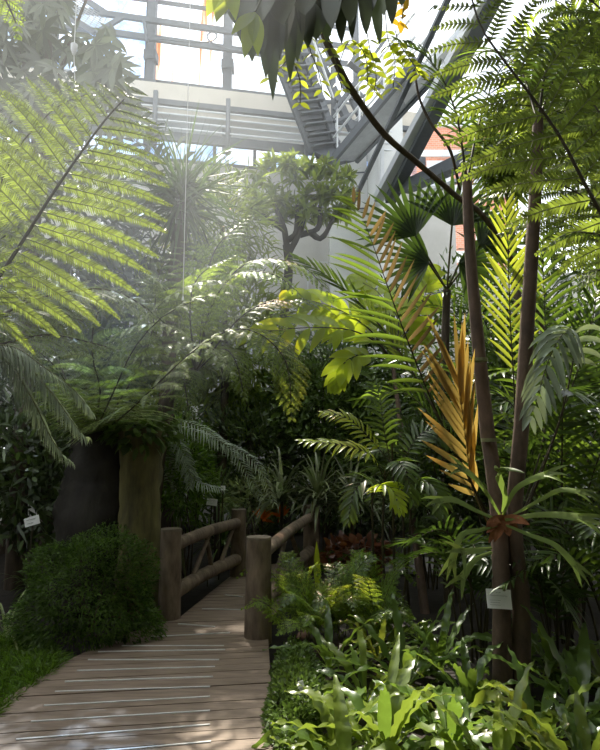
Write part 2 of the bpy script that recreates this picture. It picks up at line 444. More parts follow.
def bush(name, label, cat, base, cen, rad, n, L, w, mat, group=None, segs=2, droop=.2, prof='lance', low=-1.0, stems=5, kind=None, shell=.35, up=.3):
    r = thing(name, base, label, cat, group, kind)
    mb = MB(); cloud(mb, cen, rad, n, L, w, 0, segs, up, droop, prof, 0, shell, low)
    part('foliage', mb, [M[mat]], r)
    sb = MB(); base = np.asarray(base)
    for i in range(stems):
        d = rdir(1, 1.0)[0]; tip = np.asarray(cen) + d * np.asarray(rad) * .7
        tube(sb, [base + A(*(rng.normal(0, .03, 2)), -.02), base * .5 + tip * .5 + rng.normal(0, .03, 3), tip], [.014, .006], 5)
    if stems: part('stem', sb, [M['bark']], r)
    return r

def rosette(name, label, cat, base, n, L, w, mat, el=(20, 80), droop=.5, prof='strap', group=None, segs=7, fold=.3, stem_h=0.0, stem_r=.04):
    r = thing(name, base, label, cat, group); mb = MB()
    c = np.asarray(base) + A(0, 0, stem_h)
    a = rng.uniform(0, 2 * math.pi, n); e = np.radians(rng.uniform(*el, n))
    D = np.stack([np.cos(a) * np.cos(e), np.sin(a) * np.cos(e), np.sin(e)], 1)
    p0 = c + rng.normal(0, .012, (n, 3)) + UP * rng.uniform(0, .12 * L, n)[:, None]
    side = nrm(np.cross(D, UP)); N = np.cross(side, D)
    blades(mb, p0, D, N, L * rng.uniform(.7, 1.1, n), w * rng.uniform(.8, 1.15, n), droop * rng.uniform(.5, 1.5, n), segs, fold, prof)
    part('foliage', mb, [M[mat]], r)
    if stem_h:
        sb = MB(); tube(sb, [np.asarray(base) - UP * .02, c + UP * .05], [stem_r, stem_r * .8], 8, bump=.06, n=12)
        part('stem', sb, [M['bark']], r)
    return r

def clump_palm(label, base, n, H, fl, ll, w, mat, az=(0, 360), lean=(.2, .5), nl=20, droop=.3, group=None, mats=None, ang=58):
    """A clump of palm fronds rising from the ground on long stalks."""
    r = thing('clump_palm', base, label, 'palm', group); b = np.asarray(base)
    for i in range(n):
        a = math.radians(az[0] + (az[1] - az[0]) * (i + rng.uniform(.1, .9)) / n); d = A(math.cos(a), math.sin(a), 0)
        h = H * rng.uniform(.65, 1.08); l = rng.uniform(*lean)
        o = b + d * .06 + rng.normal(0, .05, 3) * A(1, 1, 0)
        p1 = o + UP * h * .55 + d * l * h * .25
        p2 = o + UP * h * .95 + d * (l * h * .75); p3 = o + UP * (h * 1.0 - fl * .12) + d * (l * h * .75 + fl * .55)
        mt = mat if not mats else mats[i % len(mats)]
        nv = UP * .6 - d * .7 + rng.normal(0, .25, 3)
        palm_frond(r, [o - UP * .02, p1, p2, p3], nv, ll, nl, w, ang=ang, droop=droop, mat=mt, start=.42, rr=.012)
    return r

# ------------------------------------------------------------------ the setting
def build_floor():
    mb = MB(); nx, ny = 60, 60
    xs, ys = np.linspace(-11, 11, nx), np.linspace(-4.8, 18.5, ny)
    X, Y = np.meshgrid(xs, ys); Z = -.06 + .012 * np.sin(X * 3.1) * np.cos(Y * 2.7)
    v = np.stack([X, Y, Z], -1).reshape(-1, 3)
    i = np.arange(ny - 1)[:, None] * nx + np.arange(nx - 1)[None]
    mb.add(v, np.stack([i, i + 1, i + nx + 1, i + nx], -1).reshape(-1, 4))
    part('floor', mb, [M['soil']], kind='structure')
build_floor()

# boardwalk: planks laid across the path, pale strips let into every second plank
deck_px = [(274, 790), (272, 700), (268, 636), (272, 618), (305, 572), (296, 560), (238, 570), (181, 616), (150, 626), (128, 633), (108, 641), (60, 664), (0, 702), (-70, 752), (-110, 790)]
deck_poly = np.array([G(*p, z=0)[:2] for p in deck_px])
pd_ = nrm(G(212, 711)[:2] - G(32, 722)[:2])          # along a plank
pn_ = A(-pd_[1], pd_[0])                             # from plank to plank
def clip(poly, n, c, keep_ge):
    out = []
    for i in range(len(poly)):
        a, b = poly[i], poly[(i + 1) % len(poly)]; da, db = a @ n - c, b @ n - c
        if not keep_ge: da, db = -da, -db
        if da >= 0: out.append(a)
        if (da > 0) != (db > 0) and abs(da - db) > 1e-9: out.append(a + (b - a) * da / (da - db))
    return np.array(out)
def build_deck():
    mb = MB(); c = deck_poly @ pn_; pw = .132; k = 0; rows = []
    x = c.min()
    while x < c.max():
        q = clip(clip(deck_poly, pn_, x + .004, True), pn_, x + pw - .004, False) if len(clip(deck_poly, pn_, x + .004, True)) > 2 else []
        if len(q) > 2:
            dz = rng.normal(0, .0012); v = np.c_[q, np.full(len(q), dz)]; kk = len(q)
            vv = np.vstack([v, v - A(0, 0, .035)])
            mb.add(vv, [list(range(kk))]); mb.add(vv, [[i, kk + i, kk + (i + 1) % kk, (i + 1) % kk] for i in range(kk)])
            rows.append((x, q))
        x += pw; k += 1
    part('boardwalk_path', mb, [M['deck']], kind='structure', smooth=False)
    # pale strips (their ends measured on the photo)
    S = [(100, 752, 211, 742), (16, 740, 210, 725), (31, 722, 210, 711), (44, 706, 210, 697), (55, 692, 210, 687), (65, 682, 213, 677), (77, 671, 215, 667), (88, 660, 219, 660), (98, 652, 225, 650), (122, 646, 224, 646), (150, 637, 230, 633), (178, 624, 215, 627), (202, 609, 243, 610), (225, 595, 243, 597)]
    for a, b, c2, d in S:
        sb = MB(); p, q = G(a, b), G(c2, d)
        beam(sb, p + A(0, 0, .003), q + A(0, 0, .003), .011, .006)
        part('anti_slip_strip', sb, [M['strip']], bpy.data.objects['boardwalk_path'], smooth=False)
build_deck()

def wall(name, quad, thick, mat):
    mb = MB(); slab(mb, quad, thick); return part(name, mb, [M[mat]], kind='structure', smooth=False)
def wz(X, z, off=0.0): return A(X, WY - off + WK * X, z)
# back wall, solid part below the gallery
zs = W(200, 167)[2]
wall('wall_back', [wz(-12, -.1), wz(10, -.1), wz(10, zs - 2.2), wz(-12, zs - 2.2)], .3, 'concrete')
wall('wall_back.001', [wz(-12, zs - 2.2), wz(4.2, zs - 2.2), wz(4.2, zs), wz(-12, zs)], .3, 'concrete')
wall('wall_left', [A(-10.5, -5, -.1), A(-10.5, 14, -.1), A(-10.5, 14, 7), A(-10.5, -5, 7)], .3, 'concrete')  # unseen side wall, added to dim light coming in sideways
wall('wall_right', [A(10.5, -5, -.1), A(10.5, 17, -.1), A(10.5, 17, 6), A(10.5, -5, 6)], .3, 'concrete')  # unseen opaque wall, added and raised to darken the right side
wall('wall_rear', [A(-10.5, -5, -.1), A(10.5, -5, -.1), A(10.5, -5, 7), A(-10.5, -5, 7)], .3, 'white_wall')  # unseen, added behind the camera to cut ambient; pale for bounce
wall('ceiling', [A(-10.5, -5, 7), A(10.5, -5, 7), A(10.5, 5.9, 7), A(.4, 5.9, 7), A(.1, 0, 7), A(-10.5, 0, 7)], .2, 'white_wall')  # opaque slab added out of view, its edge shaped to shade sun and sky
r = thing('window_7', wz(-3, zs), None, None, kind='structure')
mb = MB(); slab(mb, [wz(-8, zs), wz(3.2, zs), wz(3.2, zs + .8), wz(-8, zs + .8)], .01); part('pane', mb, [M['glass']], r, smooth=False)
mb = MB(); beam(mb, wz(-8, zs + .04, .1), wz(3.2, zs + .04, .1), .12, .08)
for px in (215, 255, 292, 330): beam(mb, wz(W(px, 160)[0], zs, .1), wz(W(px, 160)[0], zs + .8, .1), .08, .08)
part('window_frame', mb, [M['steel']], r, smooth=False)
# form-work seams on the concrete
mb = MB()
for x in np.arange(-11, 10, 1.4): beam(mb, wz(x, 0, .155), wz(x, zs - 2.3, .155), .03, .01)
for z in np.arange(1.2, zs - 2.3, 1.3): beam(mb, wz(-11, z, .155), wz(9, z, .155), .01, .03)
part('trim_1', mb, [M['steel_light']], kind='structure', smooth=False)
# gallery: beige slab with a steel edge, railings
mb = MB()
a, b = wz(-12, W(200, 124)[2], .5), wz(3.2, W(200, 124)[2], .5)
beam(mb, a, b, 1.0, abs(W(200, 109)[2] - W(200, 137)[2]))
part('trim_2', mb, [M['beige']], kind='structure', smooth=False)
mb = MB()
for y, th in ((107, .12), (139, .16), (143, .08)):
    z = W(200, y, 1.05)[2]; beam(mb, wz(-12, z, 1.08), wz(3.2, z, 1.08), .1, th)
part('trim_3', mb, [M['steel']], kind='structure', smooth=False)
r = thing('gallery_railing', wz(-3, W(200, 137, 1.2)[2], 1.2), 'long thin steel railing in front of the beige gallery', 'railing')
for y in (111, 117, 124, 131):
    z = W(200, y, 1.25)[2]; mb = MB(); tube(mb, [wz(-7.5, z, 1.25), wz(2.6, z, 1.25)], .022, 6, n=2); part('rail', mb, [M['steel_light']], r)
for px in (155, 228, 306):
    mb = MB(); zz = W(200, 152, 1.25)[2]; x = W(px, 120, 1.25)[0]
    beam(mb, wz(x, zz, 1.25), wz(x, W(200, 96, 1.25)[2], 1.25), .1, .08); part('post', mb, [M['steel_dark']], r)

# upper windows
zb, zt = W(200, 107)[2], 17.0
xs = [W(20, 60)[0] - 1.2, W(72, 60)[0] - .4, W(150, 60)[0], W(227, 60)[0], W(310, 60)[0], W(352, 60)[0] + .1]
for i in range(len(xs) - 1):
    x0, x1 = xs[i], xs[i + 1]
    r = thing('window_%d' % (i + 1), wz((x0 + x1) / 2, zb), None, None, kind='structure')
    fb = MB()
    for x in (x0, x1): beam(fb, wz(x, zb, .1), wz(x, zt, .1), .16, .2)
    for py in (82, 40, 22, 3):
        z = W(190, py + 6)[2]; beam(fb, wz(x0, z, .1), wz(x1, z, .1), .1, .11 if py in (40, 22) else .06)
    beam(fb, wz(x0, zb + .05, .1), wz(x1, zb + .05, .1), .12, .12)
    part('window_frame', fb, [M['steel']], r, smooth=False)
    gb = MB(); slab(gb, [wz(x0, zb), wz(x1, zb), wz(x1, zt), wz(x0, zt)], .012)
    part('pane', gb, [M['glass_rust'] if i == 2 else M['glass'] if i < 2 else M['glass_clear']], r, smooth=False)
# thick uprights standing in front of the glazing
for i, (px0, px1) in enumerate(((148, 155), (231, 224))):
    mb = MB(); x = W(151 if i == 0 else 228, 60, .5)[0]
    beam(mb, wz(x, W(200, 150, .5)[2], .5), wz(x, 17, .5), .2, .2)
    for py in (62, 92): z = W(190, py, .5)[2]; beam(mb, wz(x, z - .12, .5), wz(x, z + .12, .5), .3, .3)
    part('trim_%d' % (4 + i), mb, [M['steel']], kind='structure', smooth=False)
# access walkway in front of the glass (two long rails, mesh bay on the left)
r = thing('access_walkway', W(110, 32, 1.2), 'narrow steel access walkway across the upper windows', 'walkway')
for y0, y1, th in ((13, 33, .13), (31, 50, .14)):
    mb = MB(); beam(mb, W(100, y0, 1.2), W(330, y1 + 13, 1.2), .08, th); part('edge_beam', mb, [M['steel']], r, smooth=False)
mb = MB(); beam(mb, W(95, 33, 1.2), W(60, 12, .9), .09, .12); part('edge_beam', mb, [M['steel']], r, smooth=False)
mb = MB(); beam(mb, W(107, 14, 1.2), W(80, -4, .9), .09, .12); part('edge_beam', mb, [M['steel']], r, smooth=False)
mb = MB(); beam(mb, W(96, 33, 1.25), W(123, 17, 1.25), .08, .1); part('brace', mb, [M['steel']], r, smooth=False)
mb = MB(); beam(mb, W(144, 22, 1.25), W(147, 42, 1.25), .06, .1); part('brace', mb, [M['steel']], r, smooth=False)
mb = MB()
for f in np.linspace(0, 1, 9):
    beam(mb, W(100 - 42 * f, 31 - 22 * f, 1), W(108 - 30 * f, 15 - 22 * f, 1), .015, .015)
    beam(mb, W(100 + 4 * f, 31 - 15 * f, 1), W(62 + 8 * f, 10 - 14 * f, 1), .015, .015)
part('mesh_panel', mb, [M['galv']], r, smooth=False)

# white rendered pier and round column at the corner
mb = MB(); beam(mb, P(357, 300, 14.2), P(357, 150, 14.2) * A(0, 0, 0) + A(P(357, 300, 14.2)[0], 14.2, P(357, 140, 14.2)[2]), 1.0, .5)
mb = MB(); x = P(352, 200, 14.0)[0]; box(mb, (x - .55, 13.8, -.1), (x + .35, 14.3, P(352, 140, 14)[2])); part('trim_6', mb, [M['white_wall']], kind='structure', smooth=False)
mb = MB(); x = P(376, 200, 13.6)[0]; tube(mb, [A(x, 13.6, -.1), A(x, 13.6, P(376, 130, 13.6)[2])], .19, 20, n=3); part('column', mb, [M['white_wall']], kind='structure')
mb = MB(); x = P(398, 200, 14.4)[0]; box(mb, (x - .4, 14.2, -.1), (x + .12, 14.5, P(398, 118, 14.4)[2])); part('trim_7', mb, [M['white_wall']], kind='structure', smooth=False)
mb = MB()
for py in (172, 208): beam(mb, P(333, py + 2, 13.75), P(369, py, 13.75), .02, .03)
part('trim_8', mb, [M['steel']], kind='structure', smooth=False)
# pipes on the wall
r = thing('wall_pipe', P(327, 330, 14.4), 'thin grey service pipe running down the pale back wall', 'pipe')
mb = MB(); tube(mb, [P(331, 235, 14.6), P(331, 345, 14.6)], .05, 8, n=3); part('pipe_run', mb, [M['galv']], r)
mb = MB(); beam(mb, P(329, 250, 14.55), P(335, 250, 14.55), .12, .08); part('bracket', mb, [M['steel']], r, smooth=False)
mb = MB(); beam(mb, P(329, 290, 14.55), P(335, 290, 14.55), .12, .08); part('bracket', mb, [M['steel']], r, smooth=False)

# steel staircase seen from below
def staircase():
    l0, l1 = P(262, 20, 11.6), P(312, 152, 13.2); r0, r1 = P(292, 18, 11.9), P(338, 148, 13.5)
    r = thing('steel_staircase', l1, 'dark steel staircase seen from below, its stepped underside over the back tree', 'staircase')
    for a, b in ((l0, l1), (r0, r1)):
        mb = MB(); beam(mb, a, b, .06, .3); part('stringer', mb, [M['steel']], r, smooth=False)
    for f in np.linspace(.02, .97, 12):
        a, b = l0 + (l1 - l0) * f, r0 + (r1 - r0) * f
        mb = MB(); beam(mb, a, b, .36, .03); beam(mb, a + A(.12, .15, -.14), b + A(.12, .15, -.14), .03, .28)
        part('tread', mb, [M['steel_dark']], r, smooth=False)
    for a, b in ((l0, l1), (r0, r1)):
        mb = MB(); tube(mb, [a + UP * .95, b + UP * .95], .03, 6, n=2); part('handrail', mb, [M['steel_light']], r)
        for f in (.1, .5, .95):
            mb = MB(); p = a + (b - a) * f; tube(mb, [p, p + UP * .95], .02, 6, n=2); part('baluster', mb, [M['steel_light']], r)
    mb = MB(); slab(mb, [P(312, 152, 13.2), P(338, 148, 13.5), P(362, 158, 13.5), P(335, 165, 13.2)], .1); part('landing', mb, [M['steel']], r, smooth=False)
staircase()
# second flight: galvanised ramp rising to the right
def ramp():
    a0, a1 = P(334, 158, 13.0), P(356, 160, 13.4); b0, b1 = P(416, 60, 10.8), P(440, 70, 11.2)
    r = thing('steel_ramp', a0, 'grey sheet-bottomed flight rising right from the foot of the steel staircase', 'stairs')
    mb = MB(); slab(mb, [a0, a1, b1, b0], .08); part('sheet', mb, [M['galv']], r, smooth=False)
    for a, b in ((a0, b0), (a1, b1)):
        mb = MB(); beam(mb, a, b, .08, .2); part('stringer', mb, [M['steel']], r, smooth=False)
        for h in (.5, 1.0):
            mb = MB(); tube(mb, [a + UP * h, b + UP * h], .03, 6, n=2); part('handrail', mb, [M['steel_light']], r)
        for f in (.05, .35, .65, .95):
            mb = MB(); p = a + (b - a) * f; tube(mb, [p, p + UP * 1.0], .022, 6, n=2); part('baluster', mb, [M['steel_light']], r)
ramp()
# truss and bracing between them
r = thing('steel_truss', P(340, 140, 13.4), 'open steel truss of posts and diagonals above the stair foot', 'truss')
for a, b, t in (((333, 60), (334, 150), .12), ((300, 20), (352, 130), .16), ((310, 15), (365, 128), .10), ((335, 100), (372, 95), .07), ((333, 68), (362, 95), .06), ((334, 110), (385, 40), .07), ((350, 60), (390, 92), .2), ((364, 95), (364, 118), .06), ((318, 105), (352, 98), .05), ((334, 122), (355, 112), .06)):
    mb = MB(); beam(mb, P(*a, 13.2), P(*b, 13.6), t, t); part('steel_member', mb, [M['steel']], r, smooth=False)

# sloping glazed side on the right: raking beams with panes between
rk = [((374, 132), (500, -10), .17, 'steel_light', 13.2, 8.6), ((378, 199), (486, 0), .22, 'steel_light', 13.2, 8.4), ((390, 200), (498, -12), .24, 'steel_dark', 13.0, 8.2),
      ((404, 188), (660, 74), .28, 'steel_dark', 12.6, 6.6), ((413, 201), (650, 92), .09, 'steel_light', 12.4, 6.8), ((352, 205), (452, -10), .09, 'steel', 13.2, 8.6)]
for i, (a, b, t, m, y0, y1) in enumerate(rk):
    mb = MB(); beam(mb, P(*a, y0), P(*b, y1), t, t * .8); part('trim_%d' % (9 + i), mb, [M[m]], kind='structure', smooth=False)
r = thing('window_6', P(400, 150, 12.5), None, None, kind='structure')
for q in ([(384, 195, 13.2), (400, 195, 13.1), (490, 0, 8.3), (470, 0, 8.5)], [(410, 215, 12.9), (440, 215, 12), (545, 120, 8.3), (510, 20, 8.1)]):
    gb = MB(); slab(gb, [P(*p) for p in q[:3]], .01); slab(gb, [P(*q[0]), P(*q[2]), P(*q[3])], .01); part('pane', gb, [M['glass_clear']], r, smooth=False)
mb = MB(); beam(mb, P(382, 205, 13.3), P(382, 120, 13.3), .09, .09); part('window_frame', mb, [M['steel_light']], r, smooth=False)

# brick building outside
bx0, by = 5.3, 27
r = thing('brick_building', A(bx0 + 2.3, by + 4, -.06), 'red brick building with white bands outside the glass', 'building')
mb = MB(); box(mb, (bx0, by, -.06), (bx0 + 4.6, by + 8, 17)); part('wall', mb, [M['brick']], r, smooth=False)
for k, z in enumerate((3, 6, 9, 10.2, 12.4, 13.4, 15.4, 16.9)):
    mb = MB(); box(mb, (bx0 - .15, by - .15, z), (bx0 + 4.75, by - .002, z + (.55 if k % 2 else .3))); part('band', mb, [M['white_wall']], r, smooth=False)
for z in (10.9, 13.95):
    for k in range(2):
        mb = MB(); x = bx0 + .7 + k * 2.2; box(mb, (x, by - .06, z), (x + 1.1, by - .003, z + 1.25)); part('window', mb, [M['steel_light']], r, smooth=False)

# path beyond the bridge
mb = MB(); slab(mb, [G(345, 572), G(480, 574), G(490, 559), G(345, 557)], .03); part('path', mb, [M['paving']], kind='structure', smooth=False)

# mist from the nozzles: denser close by over the left ferns, thin further back
def haze(name, label, density, lo, hi):
    m, nt, out = new_mat(name + '_volume')
    v = nt.nodes.new('ShaderNodeVolumePrincipled')
    v.inputs['Color'].default_value = (.90, .95, 1, 1); v.inputs['Density'].default_value = density; v.inputs['Anisotropy'].default_value = .25
    nt.links.new(v.outputs[0], out.inputs['Volume'])
    mb = MB(); mb.add(np.vstack([lo, hi]), [[3, 2, 1, 0], [4, 5, 6, 7], [0, 1, 5, 4], [1, 2, 6, 5], [2, 3, 7, 6], [3, 0, 4, 7]])
    o = part(name, mb, [m], kind='stuff', smooth=False)
    deco(o, label, 'mist')
haze('mist_haze', 'thin pale mist in the air between the far ferns and the upper windows', .006,
     [A(-8, 3.0, 2.4), A(-.1, 3.0, 2.4), A(1.2, 13, 3.0), A(-8, 13, 2.4)], [A(-8, 3.0, 12), A(-.1, 3.0, 12), A(3.2, 13, 12), A(-8, 13, 12)])
haze('mist_haze', 'pale mist drifting close by before the sunlit left-hand fern frond', .030,
     [A(-3, .9, 2.15), A(-.2, .9, 2.15), A(-.55, 2.6, 1.75), A(-5, 2.6, 1.75)], [A(-3, .9, 6), A(.9, .9, 6), A(.9, 2.6, 6), A(-5, 2.6, 6)])

haze('mist_haze', 'pale mist between the big left fern and the tree ferns behind it', .024,
     [A(-5, 3.6, 2.6), A(-.4, 3.6, 2.6), A(-.9, 6.2, 1.6), A(-6, 6.2, 1.6)], [A(-5, 3.6, 4.2), A(-.1, 3.6, 4.2), A(.2, 6.2, 5), A(-6, 6.2, 5)])

# ------------------------------------------------------------------ log railings of the bridge
def log_post(r, b, h, rad):
    mb = MB(); tube(mb, [b - UP * .05, b + UP * h * .5, b + UP * (h - .015)], [rad * 1.06, rad, rad * .97], 20, 0, n=10, caps=False, bump=.025)
    q = MB(); tube(q, [b + UP * (h - .02), b + UP * h], [rad * .985, rad * .95], 20, 0, n=2)
    po = part('post', mb, [M['log']], r); part('cut_end', q, [M['log_end']], po)
def railing(label, a, b, h, rad, braces):
    r = thing('log_railing', a, label, 'railing')
    log_post(r, a, h, rad); log_post(r, b, h, rad * .95)
    for z0, rr, nm in ((h * .80, .065, 'top_rail'), (h * .26, .075, 'bottom_rail')):
        mb = MB(); d = nrm(b - a); tube(mb, [a + d * rad * .8 + UP * z0, (a + b) / 2 + UP * (z0 + .02), b - d * rad * .6 + UP * z0], [rr, rr * .95, rr], 14, n=14, bump=.05); part(nm, mb, [M['log']], r)
    for f0, f1 in braces:
        mb = MB(); p = a + (b - a) * f0 + UP * h * .28; q = a + (b - a) * f1 + UP * h * .78; tube(mb, [p, q], [.028, .024], 8, n=5, bump=.08); part('brace', mb, [M['log']], r)
railing('log bridge railing beside the mossy tree trunk', G(169, 618), G(238, 576), .84, .105, ((.12, .02), (.25, .5), (.55, .45), (.65, .92)))
railing('log bridge railing half hidden by the lacy fern', G(258, 636), G(311, 566), .84, .115, ((.2, .4), (.7, .5)))

# ------------------------------------------------------------------ left side
# big dark stump and the mossy trunk beside it
def trunk(name, label, cat, pts, rads, mat, sides=18, bump=.07):
    r = thing(name, pts[0], label, cat); mb = MB(); tube(mb, pts, rads, sides, n=22, bump=bump); part('trunk', mb, [M[mat]], r); return r
mossy = trunk('mossy_trunk', 'mossy leaning tree trunk behind the near post of the left log railing', 'tree trunk', [G(138, 612), P(140, 560, 6.2), P(140, 500, 6.25), P(143, 430, 6.3)], [.27, .21, .2, .24], 'moss_bark', 20, .08)
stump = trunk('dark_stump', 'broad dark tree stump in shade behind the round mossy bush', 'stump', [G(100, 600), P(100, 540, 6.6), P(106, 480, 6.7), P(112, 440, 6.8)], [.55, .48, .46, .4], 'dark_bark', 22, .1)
# epiphytes on the trunk top
mb = MB(); cloud(mb, P(140, 432, 6.2), A(.35, .3, .18), 260, .14, .07, 0, 3, 0, .5, 'broad'); part('creeper_foliage', mb, [M['bush']], mossy, label='heart-shaped creeper leaves on the trunk top')

def world_up(d): return np.asarray(d, float)
camup = lambda px, py: nrm(-ray(px, py) + A(0, 0, .7))
# tree fern whose crown is off the left edge
cr = P(-75, 335, 3.4)
tf = thing('tree_fern', A(cr[0] - .1, 3.3, -.05), 'tree fern at the left edge with the huge sunlit frond reaching over the others', 'tree fern')
mb = MB(); tube(mb, [A(cr[0] - .1, 3.3, -.08), A(cr[0] - .05, 3.3, 1.2), cr], [.12, .1, .09], 12, n=16, bump=.12); part('trunk', mb, [M['bark']], tf)
fern_frond(tf, [cr, P(-30, 310, 3.3), P(5, 268, 3.25), P(55, 190, 3.2), P(105, 120, 3.3), P(135, 88, 3.5)], camup(60, 180), .76, 20, 'fern', ang=84, pdroop=.16, pw=.078, sp=.013, start=.2, rr=.014)
fern_frond(tf, [cr, P(-20, 250, 3.6), P(10, 160, 3.9), P(60, 105, 4.2), P(105, 90, 4.5)], camup(20, 130), .6, 18, 'fern_pale', ang=75, pdroop=.25, start=.2, sp=.014, pw=.09)
fern_frond(tf, [cr, P(-20, 325, 3.7), P(40, 298, 4.0), P(110, 290, 4.3), P(165, 320, 4.5)], UP + camup(100, 300) * .7, .42, 22, 'fern_dark', ang=75, pdroop=.35, start=.15, sp=.016)
fern_frond(tf, [cr, P(-40, 300, 3.0), P(-10, 250, 2.8), P(20, 225, 2.75)], UP * .6 + camup(0, 200), .45, 18, 'fern', ang=75, pdroop=.3, start=.2)
fern_frond(tf, [cr, P(-10, 345, 3.6), P(50, 335, 3.9), P(120, 350, 4.1)], UP + camup(60, 330) * .5, .35, 20, 'fern_dark', ang=75, pdroop=.4, start=.2)
for pts, pl, mt in (([(-75, 335, 3.9), (-30, 250, 4.3), (20, 190, 4.6), (75, 160, 4.8), (125, 175, 5.0)], .5, 'fern'), ([(-75, 335, 3.9), (0, 270, 4.4), (60, 235, 4.7), (120, 235, 5.0), (160, 265, 5.2)], .5, 'fern'), ([(-75, 335, 3.5), (-45, 230, 3.7), (-15, 150, 3.9), (25, 110, 4.1)], .55, 'fern'), ([(-75, 335, 3.9), (0, 310, 4.3), (60, 290, 4.6), (130, 300, 4.9), (180, 335, 5.0)], .42, 'fern_pale'), ([(-75, 340, 3.9), (-10, 320, 4.1), (40, 310, 4.3), (95, 325, 4.5)], .4, 'fern')):
    fern_frond(tf, [P(*p) for p in pts], camup(pts[-1][0], pts[-1][1]) + UP * .4, pl, 18, mt, ang=74, pdroop=.3, pw=.1, sp=.015, start=.2)
# bright fern tip at the very top left
c2 = P(-150, -40, 2.6)
t2 = thing('tree_fern', A(c2[0], 2.6, -.05), 'fern whose bright yellow-green tip hangs into the top left corner', 'tree fern')
mb = MB(); tube(mb, [A(c2[0], 2.6, -.08), A(c2[0] - .05, 2.6, 1.8), c2], [.1, .085, .08], 12, n=14, bump=.1); part('trunk', mb, [M['bark']], t2)
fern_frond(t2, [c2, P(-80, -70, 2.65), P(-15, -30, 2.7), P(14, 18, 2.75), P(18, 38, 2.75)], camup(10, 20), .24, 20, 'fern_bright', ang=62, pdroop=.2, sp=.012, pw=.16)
# three fronds drooping at the left edge, skylight put into their pale colour
cc = P(-60, 360, 2.9)
cy = thing('drooping_cycad', A(cc[0], 2.9, -.05), 'cycad with three silvery drooping fronds at the left edge over dark undergrowth', 'cycad')
mb = MB(); tube(mb, [A(cc[0], 2.9, -.08), cc], [.1, .09], 10, n=8, bump=.1); part('trunk', mb, [M['bark']], cy)
for pts in ([(-60, 360), (5, 345), (45, 368), (75, 410), (92, 412)], [(-60, 362), (3, 350), (45, 385), (80, 432), (89, 437)], [(-60, 365), (0, 358), (30, 395), (55, 445), (73, 463)]):
    pp = [P(x, y, 2.9 + .06 * i) for i, (x, y) in enumerate(pts)]
    if pts[3] == (75, 410): pp[4] = P(93, 414, 3.1); pp[3] = P(72, 388, 3.1)
    palm_frond(cy, pp, UP + camup(40, 390) * .6, .145, 58, .011, ang=64, droop=1.3, mat='silver', start=.18, rr=.007, vee=-.1, segs=4, stalk='rachis_pale', angtip=40, endf=.3)

# tree fern in the left middle: crown above the stump
mid = thing('tree_fern', A(P(92, 440, 7.3)[0], 7.3, -.05), 'tree fern rising behind the dark stump with fronds arching right over the shade', 'tree fern')
cm = P(92, 440, 7.3)
mb = MB(); tube(mb, [A(cm[0], 7.3, -.08), cm], [.12, .1], 12, n=10, bump=.1); part('trunk', mb, [M['bark']], mid)
for pts, pl, mt in (([(92, 440, 7.3), (130, 410, 5.4), (170, 372, 5.2), (215, 335, 5.1), (262, 322, 5.1)], .62, 'fern_pale'),
                    ([(92, 440, 7.3), (110, 400, 5.2), (140, 340, 5.0), (190, 300, 4.9), (250, 290, 5.0)], .6, 'fern'),
                    ([(92, 440, 7.3), (100, 390, 5.2), (90, 330, 4.9), (120, 290, 4.8), (175, 272, 4.9)], .55, 'fern_pale'),
                    ([(92, 440, 7.3), (70, 390, 5.2), (40, 350, 5.0), (0, 335, 4.9)], .5, 'fern_dark'),
                    ([(92, 440, 7.3), (75, 400, 5.8), (50, 330, 6.2), (60, 270, 6.6)], .6, 'fern_dark'),
                    ([(92, 440, 7.3), (120, 400, 6.0), (150, 340, 6.4), (160, 270, 6.8), (185, 240, 7.2)], .6, 'fern_dark')):
    fern_frond(mid, [P(*p) for p in pts], UP + camup(pts[-1][0], pts[-1][1]) * .6, pl, 22, mt, ang=72, pdroop=.42, pw=.11, sp=.016, start=.22)
for pts, pl in (([(92, 440, 7.3), (85, 380, 6.6), (70, 345, 6.2), (45, 335, 5.9)], .45), ([(92, 440, 7.3), (105, 370, 6.4), (130, 330, 6.0), (165, 325, 5.7), (195, 345, 5.5)], .5), ([(92, 440, 7.3), (115, 385, 6.4), (150, 350, 6.0), (200, 345, 5.7), (235, 375, 5.5)], .5), ([(92, 440, 7.3), (120, 360, 6.6), (165, 300, 6.2), (215, 280, 6.0), (255, 300, 5.9)], .55)):
    fern_frond(mid, [P(*p) for p in pts], UP + camup(pts[-1][0], pts[-1][1]) * .5, pl, 20, 'silver' if pl < .5 else 'fern_pale', ang=72, pdroop=.5, pw=.12, sp=.016, start=.22, stalk='rachis_pale')
